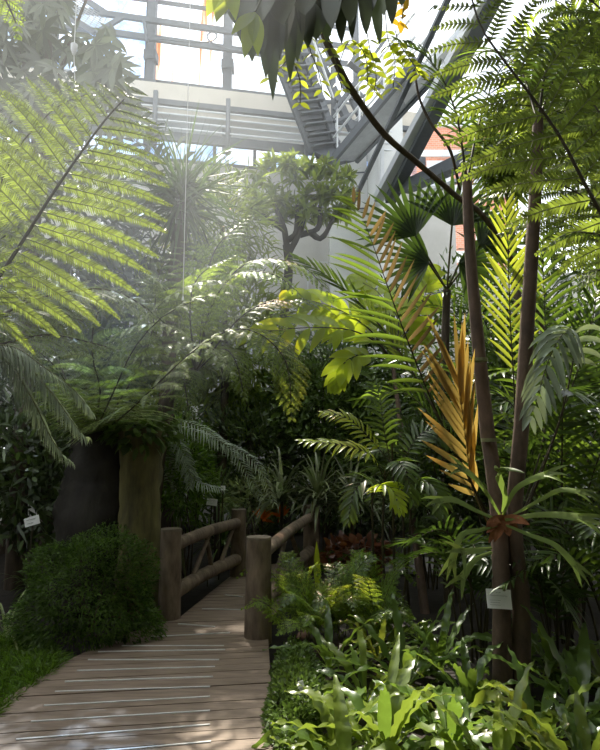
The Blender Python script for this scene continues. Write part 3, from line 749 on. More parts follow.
# tree fern by the bridge: sunlit ends
ct = P(196, 372, 7.0)
tf3 = thing('tree_fern', A(P(150, 450, 7.2)[0], 7.2, -.05), 'tree fern behind the left log railing with yellow-green frond ends catching the sun', 'tree fern')
mb = MB(); tube(mb, [A(P(150, 450, 7.2)[0], 7.2, -.08), A(P(150, 450, 7.2)[0] + .05, 7.2, 1.0), P(168, 400, 7.1), ct], [.11, .1, .09, .07], 12, n=14, bump=.1); part('trunk', mb, [M['bark']], tf3)
for pts, pl, mt in (([(196, 372, 7), (215, 340, 6.7), (250, 330, 6.4), (285, 360, 6.2), (292, 420, 6.1)], .55, 'fern'),
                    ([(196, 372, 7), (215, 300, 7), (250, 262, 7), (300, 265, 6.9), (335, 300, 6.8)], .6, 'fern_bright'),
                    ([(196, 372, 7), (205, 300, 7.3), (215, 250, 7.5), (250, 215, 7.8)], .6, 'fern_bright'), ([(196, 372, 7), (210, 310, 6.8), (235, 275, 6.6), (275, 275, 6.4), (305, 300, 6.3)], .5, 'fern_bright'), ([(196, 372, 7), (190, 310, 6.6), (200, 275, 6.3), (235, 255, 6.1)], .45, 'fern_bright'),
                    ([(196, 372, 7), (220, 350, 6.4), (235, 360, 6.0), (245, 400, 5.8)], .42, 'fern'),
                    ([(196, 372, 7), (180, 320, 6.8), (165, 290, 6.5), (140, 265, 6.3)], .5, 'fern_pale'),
                    ([(196, 372, 7), (250, 310, 7.2), (310, 300, 7.4), (360, 330, 7.6)], .5, 'fern'),
                    ([(196, 372, 7), (185, 370, 6.4), (185, 385, 6.1), (190, 420, 5.9)], .35, 'fern_dark')):
    fern_frond(tf3, [P(*p) for p in pts], UP + camup(pts[-1][0], pts[-1][1]) * .5, pl, 20, mt, ang=70, pdroop=.4, pw=.12, sp=.018, start=.25)

# big-leaved dark tree top left
bt = thing('big_leaf_tree', A(P(30, 300, 7.5)[0], 7.5, -.05), 'dark tree with large hand-shaped leaves filling the top left', 'tree')
b0 = np.array(bt.location)
mb = MB(); tube(mb, [b0 - UP * .03, P(30, 300, 7.5), P(40, 150, 7.2), P(50, 40, 7.0)], [.12, .1, .07, .04], 10, n=20, bump=.06); part('trunk', mb, [M['bark']], bt)
for tip in ((-30, 40), (105, 70), (10, 0), (90, -10), (20, 100), (115, 110)):
    mb = MB(); tube(mb, [P(38, 170, 7.25), P((38 + tip[0]) / 2, (120 + tip[1]) / 2 + 5, 7.1), P(*tip, 6.9)], [.04, .015], 6, n=10); part('branch', mb, [M['bark']], bt)
def palmate(mb, c, n, d, R, lobes=7, w=.2, m=0, droop=.25):
    d = orth(d, nrm(n)); b = np.cross(n, d); a = np.linspace(-2.0, 2.0, lobes)
    D = np.cos(a)[:, None] * d + np.sin(a)[:, None] * b
    blades(mb, np.repeat([c], lobes, 0), D, nrm(n), R * (1 - .12 * np.abs(a)), R * w, droop, 5, .12, 'broad', m=m)
mb = MB()
for i in range(210):
    px, py = rng.uniform(-40, 118), rng.uniform(-25, 135)
    if py > 60 and px > 60 + 1.0 * (135 - py): px -= 40
    if px > 60 and py < 30: continue
    Y = rng.uniform(6.5, 7.8)
    palmate(mb, P(px, py, Y), camup(px, py) + rng.normal(0, .45, 3), A(rng.normal(.3, .6), rng.normal(-.3, .4), rng.normal(-.6, .4)), rng.uniform(.26, .38), 7, .19)
for px, py in ((95, 45), (112, 68), (92, 72), (118, 88), (104, 92), (122, 112), (88, 100), (110, 118)):
    palmate(mb, P(px, py, 6.6), camup(px, py) + rng.normal(0, .25, 3), A(.6, -.1, -.35), .40, 8, .19)
part('crown', mb, [M['big']], bt)

# spiky plant
sp_c = P(183, 188, 8.2)
sp = thing('spiky_dracaena', A(sp_c[0], 8.2, -.05), 'spiky sword-leaved plant silhouetted below the window sill', 'plant')
mb = MB(); tube(mb, [A(sp_c[0] - .1, 8.2, -.08), A(sp_c[0] - .15, 8.2, 2.5), sp_c - UP * .15], [.12, .1, .11], 10, n=16, bump=.06); part('trunk', mb, [M['bark']], sp)
mb = MB(); n = 240; d = rdir(n, .15); d[:, 1] *= .8
blades(mb, sp_c + rng.normal(0, .04, (n, 3)) - UP * rng.uniform(-.1, .35, n)[:, None], d, nrm(rng.normal(0, 1, (n, 3)) + UP), rng.uniform(.8, 1.25, n), .045, rng.uniform(.0, .35, n), 4, .2, 'sword')
part('crown', mb, [M['palm_dark']], sp)
# hazy trees further back on the left
def far_tree(label, px, py, Y, rx, rz, n, L, w, mat, name='leafy_tree'):
    b = A(P(px, py, Y)[0], Y, -.05); c = P(px, py, Y)
    r = thing(name, b, label, 'tree')
    mb = MB(); cloud(mb, c, A(rx, rx * .7, rz), n, L, w, 0, 3, .1, .4, 'lance', 0, .2); part('crown', mb, [M[mat]], r)
    mb = MB(); tube(mb, [b - UP * .03, b * .5 + c * .5 + A(.1, 0, 0), c], [.1, .07, .03], 8, n=14, bump=.05); part('trunk', mb, [M['bark']], r)
far_tree('feathery tree standing behind the spiky plant against the wall', 222, 225, 10.5, .95, 1.0, 1500, .32, .04, 'tree')
far_tree('shady tree on the left behind the big sunlit fern frond', 60, 230, 9.0, 2.2, 2.0, 2600, .35, .09, 'big')
far_tree('dim leafy tree behind the left fern crowns', 140, 330, 9.6, 1.5, 1.4, 2200, .3, .06, 'tree')
# undergrowth left
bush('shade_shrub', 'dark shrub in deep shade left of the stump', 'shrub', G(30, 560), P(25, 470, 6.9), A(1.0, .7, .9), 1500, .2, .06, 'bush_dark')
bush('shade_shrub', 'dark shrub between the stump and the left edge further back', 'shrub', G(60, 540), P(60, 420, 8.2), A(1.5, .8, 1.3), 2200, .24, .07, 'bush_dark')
bush('spikemoss_mound', 'rounded mound of dark green spikemoss beside the boardwalk', 'bush', G(88, 633), P(88, 604, 5.45), A(.60, .5, .60), 15000, .055, .016, 'moss', droop=.5, stems=4, low=-.55, shell=.75)
r = thing('grass_patch', G(10, 670), 'bright green grass patch in the lower left corner', 'grass', kind='stuff')
mb = MB(); n = 9000
gp = np.array([G(x, y) for x, y in ((-60, 755), (2, 700), (62, 662), (58, 640), (20, 630), (-60, 640))])
tri = rng.integers(1, 5, n); u, v = rng.random(n), rng.random(n); fl = u + v > 1; u[fl], v[fl] = 1 - u[fl], 1 - v[fl]
pt = gp[0] + u[:, None] * (gp[tri] - gp[0]) + v[:, None] * (gp[tri + 1] - gp[0]); pt[:, 2] -= .05
hgt = .12 + .06 * np.sin(pt[:, 0] * 7) * np.cos(pt[:, 1] * 6)
blades(mb, pt, rdir(n, 1.4), rdir(n), hgt * rng.uniform(.6, 1.3, n), .012, .5, 3, 0, 'sword'); part('blades', mb, [M['grass']], r)
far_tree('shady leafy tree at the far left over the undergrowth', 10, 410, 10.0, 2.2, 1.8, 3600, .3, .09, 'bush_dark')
rosette('strap_leaf_plant', 'thin-leaved plant at the left edge above the grass patch', 'plant', G(5, 640), 16, .42, .022, 'fern_pale', el=(20, 75), droop=.6)
rosette('strap_leaf_plant', 'small dim strap-leaved plant under the stake label on the left', 'plant', G(30, 590), 18, .36, .025, 'bush', el=(20, 75), droop=.6)
# stake labels
def stake_sign(px, py, Y, w, h, label, tilt=0.0, base_px=None):
    c = P(px, py, Y); r = thing('plant_label', A(c[0] - .04, Y, -.05), label, 'label', 'white plant labels on stakes')
    mb = MB(); s = nrm(A(1, .1, tilt)); u = nrm(np.cross(s, A(0, -1, .25)) * -1)
    u = nrm(A(0, .25, 1) - s * np.dot(A(0, .25, 1), s))
    slab(mb, [c - s * w / 2 - u * h / 2, c + s * w / 2 - u * h / 2, c + s * w / 2 + u * h / 2, c - s * w / 2 + u * h / 2], .006); part('plate', mb, [M['sign']], r, smooth=False)
    mb = MB(); n = np.cross(s, u); n = n if n[1] < 0 else -n; plate = r.children[0]
    for k in range(2): beam(mb, c - s * w * .35 + u * h * (.2 - .4 * k) + n * .005, c + s * w * (.3 - .2 * k) + u * h * (.2 - .4 * k) + n * .005, h * .07, .001, up=u)
    part('print', mb, [M['ink']], plate, smooth=False)
    mb = MB(); beam(mb, A(c[0] - .04, Y + .01, -.08), c - u * h * .3 + A(0, .012, 0), .014, .01); part('stake', mb, [M['rachis']], r, smooth=False)
stake_sign(32, 521, 5.9, .14, .085, 'white stake label in the shade at the left, above the mossy mound', .3)
stake_sign(212, 502, 7.6, .13, .085, 'white stake label above the left bridge rail, the lower of two', -.15)
stake_sign(223, 488, 8.0, .06, .06, 'small white stake label just up and right of the one above the rail')
stake_sign(194, 409, 8.6, .10, .09, 'small white label in shade above the pandanus clump')

# hanging cords and mist nozzle
r = thing('mist_nozzle', P(74, 50, 4.6), 'white hanging mist nozzle on a cord before the dark tree', 'nozzle')
mb = MB(); c = P(74, 50, 4.6); tube(mb, [c + UP * .05, c + UP * .01, c - UP * .05], [.028, .026, .008], 10, n=8); part('nozzle_body', mb, [M['plastic']], r)
mb = MB(); tube(mb, [P(75, 88, 4.6), P(74, 55, 4.6)], .004, 5, n=3); tube(mb, [c + UP * .05, A(c[0], 4.6, 7.0)], .004, 5, n=3); part('cord', mb, [M['wire']], r)
r = thing('hanging_cord', A(P(183, 120, 5.5)[0], 5.5, P(183, 296, 5.5)[2]), 'thin white cord hanging straight down before the tree ferns', 'cord')
mb = MB(); c = P(183, 296, 5.5); tube(mb, [c, A(c[0], 5.5, 7.5)], .0035, 5, n=3); part('cord_line', mb, [M['wire']], r)
mb = MB(); tube(mb, [c - UP * .04, c], [.012, .006], 6, n=3); part('weight', mb, [M['wire']], r)

r = thing('loose_cable', W(213, 40, 1.24), 'thin cable with a loop strung along the upper window rails', 'cable')
mb = MB(); tube(mb, [W(x, y, 1.24) for x, y in ((160, 39), (190, 42), (205, 42), (214, 40), (217, 35), (212, 32), (207, 36), (211, 42), (225, 48), (245, 52))], .018, 5, n=60); part('cable_run', mb, [M['steel_dark']], r)

# ------------------------------------------------------------------ centre
# small tree with gnarled branches by the wall
bk = thing('rosette_tree', A(P(287, 300, 12)[0], 12, -.05), 'small tree with gnarled bare branches and leafy head before the pale back wall', 'tree')
b0 = np.array(bk.location)
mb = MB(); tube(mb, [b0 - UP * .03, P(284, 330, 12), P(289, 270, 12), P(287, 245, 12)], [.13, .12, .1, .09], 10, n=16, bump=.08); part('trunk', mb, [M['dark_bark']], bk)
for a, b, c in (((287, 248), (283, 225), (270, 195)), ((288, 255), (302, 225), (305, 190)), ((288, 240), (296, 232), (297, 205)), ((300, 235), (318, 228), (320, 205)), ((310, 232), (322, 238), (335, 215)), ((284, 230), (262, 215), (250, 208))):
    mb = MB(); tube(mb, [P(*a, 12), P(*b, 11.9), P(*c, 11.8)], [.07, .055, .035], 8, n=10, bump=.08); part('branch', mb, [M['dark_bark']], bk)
mb = MB()
for i in range(130):
    px, py = rng.uniform(248, 352), rng.uniform(158, 222)
    if ((px - 298) / 56) ** 2 + ((py - 192) / 38) ** 2 > 1.05: continue
    c = P(px, py, rng.uniform(11.4, 12.5)); k = 14; d = rdir(k, .5)
    blades(mb, c + rng.normal(0, .02, (k, 3)), d, nrm(UP + rng.normal(0, .4, (k, 3))), rng.uniform(.2, .32, k), .075, .3, 3, .15, 'broad')
for px, py in ((270, 160), (312, 165), (332, 172), (345, 178), (262, 170), (242, 180), (348, 205), (252, 195)):
    c = P(px, py, 11.7); k = 16; d = rdir(k, .5); blades(mb, c, d, nrm(UP + rng.normal(0, .4, (k, 3))), .3, .075, .3, 3, .15, 'broad')
part('crown', mb, [M['tree']], bk)
# shrubs in the middle
bush('leafy_shrub', 'dense dark shrub in the middle behind the strap-leaved plants', 'shrub', A(P(325, 450, 10)[0], 10.0, -.05), P(325, 405, 10.0), A(.85, .6, 1.0), 2800, .12, .05, 'bush', droop=.2)
bush('leafy_shrub', 'shaded shrub behind the left bridge rail', 'shrub', A(P(250, 450, 10.1)[0], 10.1, -.05), P(250, 455, 10.1), A(1.1, .6, .9), 2400, .16, .05, 'bush_dark')
bush('leafy_shrub', 'small-leaved green shrub right of the mossy trunk', 'shrub', G(185, 580), P(180, 470, 7.6), A(.45, .4, .65), 1800, .12, .03, 'grass')
bush('leafy_shrub', 'pale variegated low shrub behind the far left bridge post', 'shrub', G(260, 565), P(255, 500, 9.6), A(.5, .4, .4), 900, .14, .06, 'fern_pale')
bush('leafy_shrub', 'dark low shrub right of the far right bridge post', 'shrub', A(P(360, 450, 10)[0], 10.0, -.05), P(360, 510, 10.0), A(.7, .5, .45), 1500, .13, .05, 'bush_dark')
r = thing('grass_patch', G(330, 562), 'small grassy patch beyond the far right bridge post', 'grass', kind='stuff')
mb = MB(); n = 2500; c = G(350, 560); pt = c + rng.uniform(-1, 1, (n, 3)) * A(.9, .6, 0) - UP * .04
blades(mb, pt, rdir(n, 1.4), rdir(n), rng.uniform(.08, .2, n), .014, .4, 2, 0, 'sword'); part('blades', mb, [M['grass']], r)
for (px, py, L, lab) in ((222, 545, .75, 'grassy pandanus plant with narrow arching leaves left of the far bridge post'), (218, 480, .8, 'tall thin-leaved pandanus rising behind the railing labels')):
    rosette('pandanus', lab, 'plant', G(px, 566) if py > 500 else A(P(px, 470, 8.3)[0], 8.3, -.05), 60, L, .03, 'bush', el=(5, 85), droop=.5, prof='sword', stem_h=.25 if py > 500 else .9)
for (px, y0, Y, n, lab) in ((318, 470, 8.8, 70, 'strap-leaved plant in shade under the bright palm sprays'), (282, 480, 9.0, 50, 'strap-leaved plant in shade right of the far left bridge post'), (352, 490, 8.7, 60, 'strap-leaved plant in shade beside the thin dark palm stems')):
    rosette('strap_leaf_plant', lab, 'plant', A(P(px, y0, Y)[0], Y, -.05), n, .95, .06, 'strap_silver', el=(10, 85), droop=.7, stem_h=.85, stem_r=.03, prof='lance')
far_tree('leafy tree low against the wall between the bridge and the slender palm', 345, 400, 10.5, 1.5, 1.5, 3200, .26, .07, 'bush')
far_tree('leafy tree behind the tree-fern fronds left of the back tree', 245, 350, 10.8, 1.1, 1.6, 2600, .28, .06, 'tree')
bush('leafy_shrub', 'low shrub behind the shaded strap-leaved plants in the centre', 'shrub', A(P(390, 450, 9.8)[0], 9.8, -.05), P(395, 440, 9.8), A(1.1, .5, 1.1), 2800, .16, .05, 'bush')
for px, w_, lab in ((150, 2.4, 'dense leafy hedge along the back wall behind the left tree ferns'), (300, 2.2, 'dense leafy hedge along the back wall behind the bridge'), (450, 2.6, 'dense leafy hedge along the back wall behind the golden frond')):
    bush('leafy_hedge', lab, 'hedge', A(P(px, 450, 12.6)[0], 12.6, -.05), A(P(px, 450, 12.6)[0], 12.6, 1.5), A(w_, .7, 1.9), 3600, .3, .1, 'bush', stems=4, shell=.2)
# arching pale fern left of the bridge
r = thing('sword_fern', G(200, 580), 'arching pale-ribbed fern hanging over the left bridge rail', 'fern')
b = A(P(190, 450, 7.4)[0], 7.4, -.05); r.location = b
for pts in ([(165, 430), (195, 425), (235, 455), (262, 500)], [(170, 430), (215, 440), (255, 462), (275, 505)], [(175, 450), (195, 480), (225, 490)], [(165, 435), (185, 455), (190, 490)]):
    pp = [b + A(0, 0, .0), b * .35 + P(*pts[0], 7.4) * .65 - UP * .1] + [P(*p, 7.3 - .08 * i) for i, p in enumerate(pts)]
    palm_frond(r, pp, UP + A(0, -.6, 0), .2, 46, .02, ang=72, droop=.45, mat='silver', start=.45, rr=.007, vee=.0, segs=3, fold=.2, stalk='rachis_pale')
# bromeliads with orange bracts
for px, py, lab in ((262, 560, 'orange-flowered bromeliad just right of the far left bridge post'), (281, 556, 'orange-flowered bromeliad nearer the far right bridge post')):
    b = G(px, py); r = thing('bromeliad', b, lab, 'bromeliad', 'orange bromeliads by the bridge')
    mb = MB(); k = 14; a = rng.uniform(0, 6.28, k); e = rng.uniform(.4, 1.2, k); D = np.stack([np.cos(a) * np.cos(e), np.sin(a) * np.cos(e), np.sin(e)], 1)
    blades(mb, np.repeat([b + UP * .35], k, 0), D, np.cross(nrm(np.cross(D, UP)), D), .35, .04, .4, 5, .3, 'strap'); part('foliage', mb, [M['bush']], r)
    mb = MB(); tube(mb, [b - UP * .04, b + UP * .58], .014, 6, n=3); part('stem', mb, [M['stem']], r)
    mb = MB(); k = 14; d = rdir(k, 1.2); blades(mb, np.repeat([b + UP * .58], k, 0), d, rdir(k), .2, .055, .1, 3, .2, 'broad'); part('flower', mb, [M['orange']], r)

# lady palm / chamaedorea with bright sprays in the centre
cp = thing('stem_palm', G(390, 612), 'slender palm with thin dark stems and bright spray-like fronds beside the bridge', 'palm')
b = np.array(cp.location)
for px, tx, ty in ((375, 372, 490), (386, 385, 470), (395, 392, 440), (409, 400, 460), (402, 411, 480)):
    p = G(px, 612 - abs(px - 390) * .2); mb = MB(); top = P(tx, ty, p[1] - .1); tube(mb, [p - UP * .04, p * .5 + top * .5 + rng.normal(0, .015, 3), top], [.016, .011], 7, n=12); part('stem', mb, [M['rachis']], cp)
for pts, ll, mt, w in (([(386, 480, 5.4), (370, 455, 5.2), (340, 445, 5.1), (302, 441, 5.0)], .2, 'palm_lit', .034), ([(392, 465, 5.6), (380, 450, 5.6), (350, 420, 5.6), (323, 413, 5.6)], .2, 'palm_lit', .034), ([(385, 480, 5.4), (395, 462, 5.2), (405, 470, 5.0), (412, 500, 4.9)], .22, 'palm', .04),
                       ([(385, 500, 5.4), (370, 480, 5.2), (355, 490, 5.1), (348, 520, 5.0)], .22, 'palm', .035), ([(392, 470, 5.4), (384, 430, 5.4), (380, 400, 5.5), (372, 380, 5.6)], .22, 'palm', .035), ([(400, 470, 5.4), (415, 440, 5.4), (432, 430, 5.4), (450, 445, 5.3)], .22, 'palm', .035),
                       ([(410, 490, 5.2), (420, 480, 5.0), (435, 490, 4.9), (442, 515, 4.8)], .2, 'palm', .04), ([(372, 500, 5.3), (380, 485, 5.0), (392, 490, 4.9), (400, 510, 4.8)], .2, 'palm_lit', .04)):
    palm_frond(cp, [P(*p) for p in pts], UP + A(0, -.7, 0), ll, 14, w, ang=55, droop=.35, mat=mt, start=.25, rr=.006, vee=.1, segs=5)
# yellow-green broad-leaflet palm
yl = thing('fishtail_palm', A(P(400, 350, 7.6)[0], 6.4, -.05), 'palm with broad glowing yellow-green leaflets before the back wall', 'palm')
b = np.array(yl.location); mb = MB(); tube(mb, [b - UP * .03, b * .5 + P(395, 380, 7.6) * .5, P(392, 360, 7.6)], [.05, .035, .025], 8, n=12); part('stem', mb, [M['palm_bark']], yl)
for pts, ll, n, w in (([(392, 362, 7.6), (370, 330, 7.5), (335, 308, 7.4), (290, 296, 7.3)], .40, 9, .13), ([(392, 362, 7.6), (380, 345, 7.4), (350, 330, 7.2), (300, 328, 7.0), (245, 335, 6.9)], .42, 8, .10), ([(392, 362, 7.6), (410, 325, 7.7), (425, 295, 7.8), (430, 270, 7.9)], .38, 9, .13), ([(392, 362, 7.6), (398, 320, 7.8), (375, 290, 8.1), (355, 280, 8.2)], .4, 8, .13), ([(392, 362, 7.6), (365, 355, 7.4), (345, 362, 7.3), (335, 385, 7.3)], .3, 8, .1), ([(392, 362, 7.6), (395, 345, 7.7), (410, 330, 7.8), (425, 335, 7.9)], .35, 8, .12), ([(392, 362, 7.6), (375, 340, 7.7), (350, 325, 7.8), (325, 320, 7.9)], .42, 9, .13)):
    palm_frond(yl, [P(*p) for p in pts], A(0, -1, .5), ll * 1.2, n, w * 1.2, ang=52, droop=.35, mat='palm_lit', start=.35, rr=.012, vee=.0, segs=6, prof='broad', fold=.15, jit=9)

# hanging philodendron and vine at the top centre, on the liana
li = thing('woody_liana', A(P(560, 300, 6)[0], 6.0, -.05), 'bare woody liana curving down from the top centre to the right', 'liana')
mb = MB(); tube(mb, [A(li.location[0], 6.0, -.08), P(565, 450, 6.0), P(540, 320, 6.0), P(490, 225, 5.6), P(455, 195, 5.2), P(420, 165, 4.9), P(385, 135, 4.7), P(355, 95, 4.5), P(338, 66, 4.3), P(320, 20, 4.2), P(310, -60, 4.2)], [.05, .04, .03, .026, .022, .026, .026, .024, .028, .03, .03], 8, n=70, bump=.06); part('main_stem', mb, [M['bark']], li)
mb = MB(); tube(mb, [P(415, 75, 5.0), P(420, 100, 5.0), P(432, 125, 5.0), P(450, 150, 5.0), P(460, 190, 5.2)], [.01, .013, .013], 6, n=24); part('side_stem', mb, [M['bark']], li)
ph = thing('climbing_philodendron', P(310, -70, 4.0), 'hanging mass of big dark lobed leaves at the top centre', 'philodendron')
PL = [((250, -40), [(243, 45, 26), (252, 62, 24), (262, 58, 20)]), ((268, -45), [(266, 78, 20), (273, 100, 17), (258, 48, 26), (280, 60, 22)]), ((292, -40), [(290, 82, 15), (284, 50, 26), (298, 62, 22), (308, 48, 24)]),
      ((318, -45), [(316, 40, 34), (327, 42, 22), (306, 34, 30)]), ((335, -40), [(342, 44, 17), (332, 28, 26), (350, 26, 22)]), ((356, -35), [(352, 40, 13), (366, 34, 17), (380, 45, 13), (372, 12, 22)]),
      ((225, -40), [(226, 14, 30), (240, 28, 30), (215, -5, 26)]), ((385, -45), [(392, 24, 16), (402, 6, 20), (384, 16, 16)]), ((280, -60), [(262, 20, 50), (285, 25, 50), (305, 15, 46)]), ((330, -60), [(322, 10, 46), (345, 8, 40)]), ((240, -60), [(236, 0, 46), (255, 12, 46)])]
for i, ((px, py), tips) in enumerate(PL):
    Yl = 3.3 + .1 * (i % 4); c = P(px, py, Yl); mb = MB()
    for (x, y, w) in tips:
        e = P(x, y, Yl - .08 + rng.normal(0, .04)); c_ = c * .35 + P(x, py, Yl) * .65; v = e - c_
        blades(mb, [c_], [v], A(rng.normal(0, .35), -1, .2), np.linalg.norm(v), w * Yl / 600, .03, 10, .18, 'jag' if w > 60 else 'strap', .03, 1.5)
    tube(mb, [P(310, -70, 4.0), c * .6 + P(310, -70, 4.0) * .4 + UP * .1, c], [.01, .007], 5, 1, n=8)
    part('leaf', mb, [M['big'], M['stem']], ph)
for (px, py), tips in (((228, -22), [(206, 16, 20), (216, 22, 20), (236, 20, 16)]), ((255, 12), [(231, 34, 15), (244, 58, 17), (258, 56, 15)])):
    c = P(px, py, 3.0); mb = MB()
    for (x, y, w) in tips:
        e = P(x, y, 2.95); v = e - c; blades(mb, [c], [v], A(rng.normal(0, .2), -1, .2), np.linalg.norm(v), w * 3.3 / 600, .03, 9, .15, 'broad', .02, 1.5)
    tube(mb, [P(285, -50, 3.6), c], .006, 5, 1, n=5)
    part('leaf', mb, [M['vine'], M['stem']], ph, label='sunlit yellow-green lobed leaf')
def vine(label, strands, mat='vine', L=.085, w=.036):
    r = thing('leafy_vine', P(*strands[0][0]), label, 'vine')
    for st in strands:
        mb = MB(); q, t = curve([P(*p) for p in st], 12); tube(mb, q, .004, 5, 1, n=12)
        p0, D = [], []
        for i in range(3, 12):
            for s in (-1, 1): p0.append(q[i]); D.append(nrm(A(s * .8, rng.normal(0, .3), -.35)))
        blades(mb, p0, D, A(0, -1, .4) + rng.normal(0, .3, (len(p0), 3)), L * rng.uniform(.8, 1.15, len(p0)), w, .3, 4, .15, 'broad'); part('strand', mb, [M[mat], M['stem']], r)
    return r
vine('vine with paired leaflets hanging before the staircase', [[(285, -10, 3.9), (283, 40, 3.9), (290, 55, 3.9), (270, 78, 3.8)], [(300, -10, 3.9), (292, 50, 3.9), (300, 80, 3.85), (300, 103, 3.85)], [(310, -10, 4), (308, 40, 4), (318, 70, 4), (322, 90, 4)], [(318, -10, 4), (322, 30, 4.1), (335, 60, 4.1), (342, 90, 4.1)]], 'vine', .085, .036)
vine('yellow-green vine sprays hanging from the liana right of the stairs', [[(338, 66, 4.3), (350, 40, 4.3), (365, 55, 4.3), (368, 85, 4.3)], [(365, 20, 4.3), (370, 50, 4.3), (376, 75, 4.3), (374, 92, 4.3)], [(385, 10, 4.4), (388, 40, 4.4), (395, 60, 4.4), (393, 88, 4.4)], [(395, 30, 4.4), (400, 45, 4.4), (412, 62, 4.4), (420, 75, 4.4)]], 'vine', .10, .045)
r = thing('yellow_leaf_sprig', P(402, -20, 4.2), 'sprig of orange-yellow leaves at the top, right of centre', 'sprig')
mb = MB(); tube(mb, [P(408, -25, 4.2), P(402, 20, 4.2)], .005, 5, 1, n=5); k = 9; blades(mb, [P(408 - 10 * f, 2 + 24 * f, 4.2) for f in np.linspace(0, 1, k)], rdir(k), A(0, -1, .2), .11, .05, .2, 4, .1, 'broad'); part('foliage', mb, [M['yellow'], M['stem']], r)

# ------------------------------------------------------------------ right side
# tall tree fern, crown off the right edge
tr = thing('tree_fern', A(P(690, 330, 3.4)[0], 3.4, -.05), 'tree fern at the right edge whose fronds arch across the top right', 'tree fern')
ck = P(690, 330, 3.4); mb = MB(); tube(mb, [A(ck[0], 3.4, -.08), ck], [.13, .1], 12, n=12, bump=.1); part('trunk', mb, [M['bark']], tr)
fern_frond(tr, [ck, P(640, 270, 3.3), P(600, 212, 3.2), P(556, 130, 3.15), P(515, 75, 3.15), P(480, 25, 3.2), P(465, -30, 3.3)], camup(540, 110), .66, 15, 'fern', ang=74, pdroop=.22, pw=.12, sp=.024, start=.26, rr=.014)
fern_frond(tr, [ck, P(680, 200, 3.6), P(640, 60, 3.8), P(560, -20, 4.0), P(470, -20, 4.1), P(430, 10, 4.1)], UP + camup(520, 20) * .7, .62, 16, 'fern_dark', ang=72, pdroop=.3, pw=.12, sp=.024, start=.3)
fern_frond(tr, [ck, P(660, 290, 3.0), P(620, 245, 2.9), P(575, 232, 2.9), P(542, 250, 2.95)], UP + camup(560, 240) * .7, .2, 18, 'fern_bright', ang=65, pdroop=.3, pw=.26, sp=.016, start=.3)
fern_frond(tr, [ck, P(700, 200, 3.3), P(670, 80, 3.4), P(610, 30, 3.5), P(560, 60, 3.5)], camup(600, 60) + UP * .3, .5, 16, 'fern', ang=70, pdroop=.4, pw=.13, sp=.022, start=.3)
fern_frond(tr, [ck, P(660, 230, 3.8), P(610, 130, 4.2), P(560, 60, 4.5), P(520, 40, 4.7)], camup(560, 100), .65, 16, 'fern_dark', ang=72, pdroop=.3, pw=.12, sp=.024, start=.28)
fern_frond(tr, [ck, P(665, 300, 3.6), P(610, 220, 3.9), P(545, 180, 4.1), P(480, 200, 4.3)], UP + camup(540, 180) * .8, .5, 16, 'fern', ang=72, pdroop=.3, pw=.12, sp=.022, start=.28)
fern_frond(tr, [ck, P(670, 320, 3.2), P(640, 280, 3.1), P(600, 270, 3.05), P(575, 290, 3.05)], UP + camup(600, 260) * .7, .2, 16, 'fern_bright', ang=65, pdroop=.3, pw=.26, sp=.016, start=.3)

for pts, pl, mt in (([(690, 330, 3.9), (650, 230, 4.2), (590, 130, 4.5), (520, 105, 4.7), (455, 120, 4.8)], .55, 'fern'), ([(690, 330, 3.6), (690, 180, 3.9), (640, 110, 4.2), (585, 100, 4.4), (540, 130, 4.5)], .5, 'fern'),
                    ([(690, 340, 3.9), (640, 250, 4.2), (590, 190, 4.4), (530, 160, 4.6), (470, 170, 4.7)], .42, 'fern'), ([(690, 330, 4.2), (640, 150, 4.6), (570, 10, 4.9), (500, -20, 5)], .6, 'fern_dark'), ([(690, 330, 3.9), (640, 300, 4.1), (590, 235, 4.3), (540, 215, 4.5), (500, 235, 4.6)], .4, 'fern')):
    fern_frond(tr, [P(*p) for p in pts], camup(pts[-1][0], pts[-1][1]) + UP * .4, pl, 19, mt, ang=72, pdroop=.3, pw=.14, sp=.022, start=.25)
# twin-stemmed palm carrying label and staghorn
tb = G(508, 690)
tw = thing('twin_stem_palm', tb, 'palm with two tall brown stems carrying the staghorn fern and white label', 'palm')
Yt = tb[1]
mb = MB(); tube(mb, [P(503, 690, Yt) - UP * .06, P(502, 640, Yt), P(501, 570, Yt), P(497, 500, Yt + .05), P(486, 420, Yt + .15), P(477, 330, Yt + .2), P(470, 250, Yt + .25), P(467, 180, Yt + .3)], [.07, .062, .058, .054, .05, .045, .042, .038], 14, n=50, bump=.03); part('stem', mb, [M['palm_bark']], tw)
mb = MB(); tube(mb, [P(520, 690, Yt + .03) - UP * .05, P(521, 600, Yt + .03), P(515, 545, Yt + .03), P(515, 500, Yt + .05), P(522, 420, Yt), P(527, 330, Yt), P(532, 250, Yt), P(536, 180, Yt + .05), P(538, 120, Yt + .1)], [.07, .062, .055, .054, .053, .05, .048, .045, .04], 14, n=54, bump=.03); part('stem', mb, [M['palm_bark']], tw)
for f, (px, py) in enumerate(((528, 310), (531, 240), (480, 360), (489, 440), (521, 420))):
    mb = MB(); c = P(px, py, Yt + .05); tube(mb, [c - UP * .012, c + UP * .012], [.056, .056], 14, n=3); part('leaf_scar', mb, [M['rachis_pale']], tw)
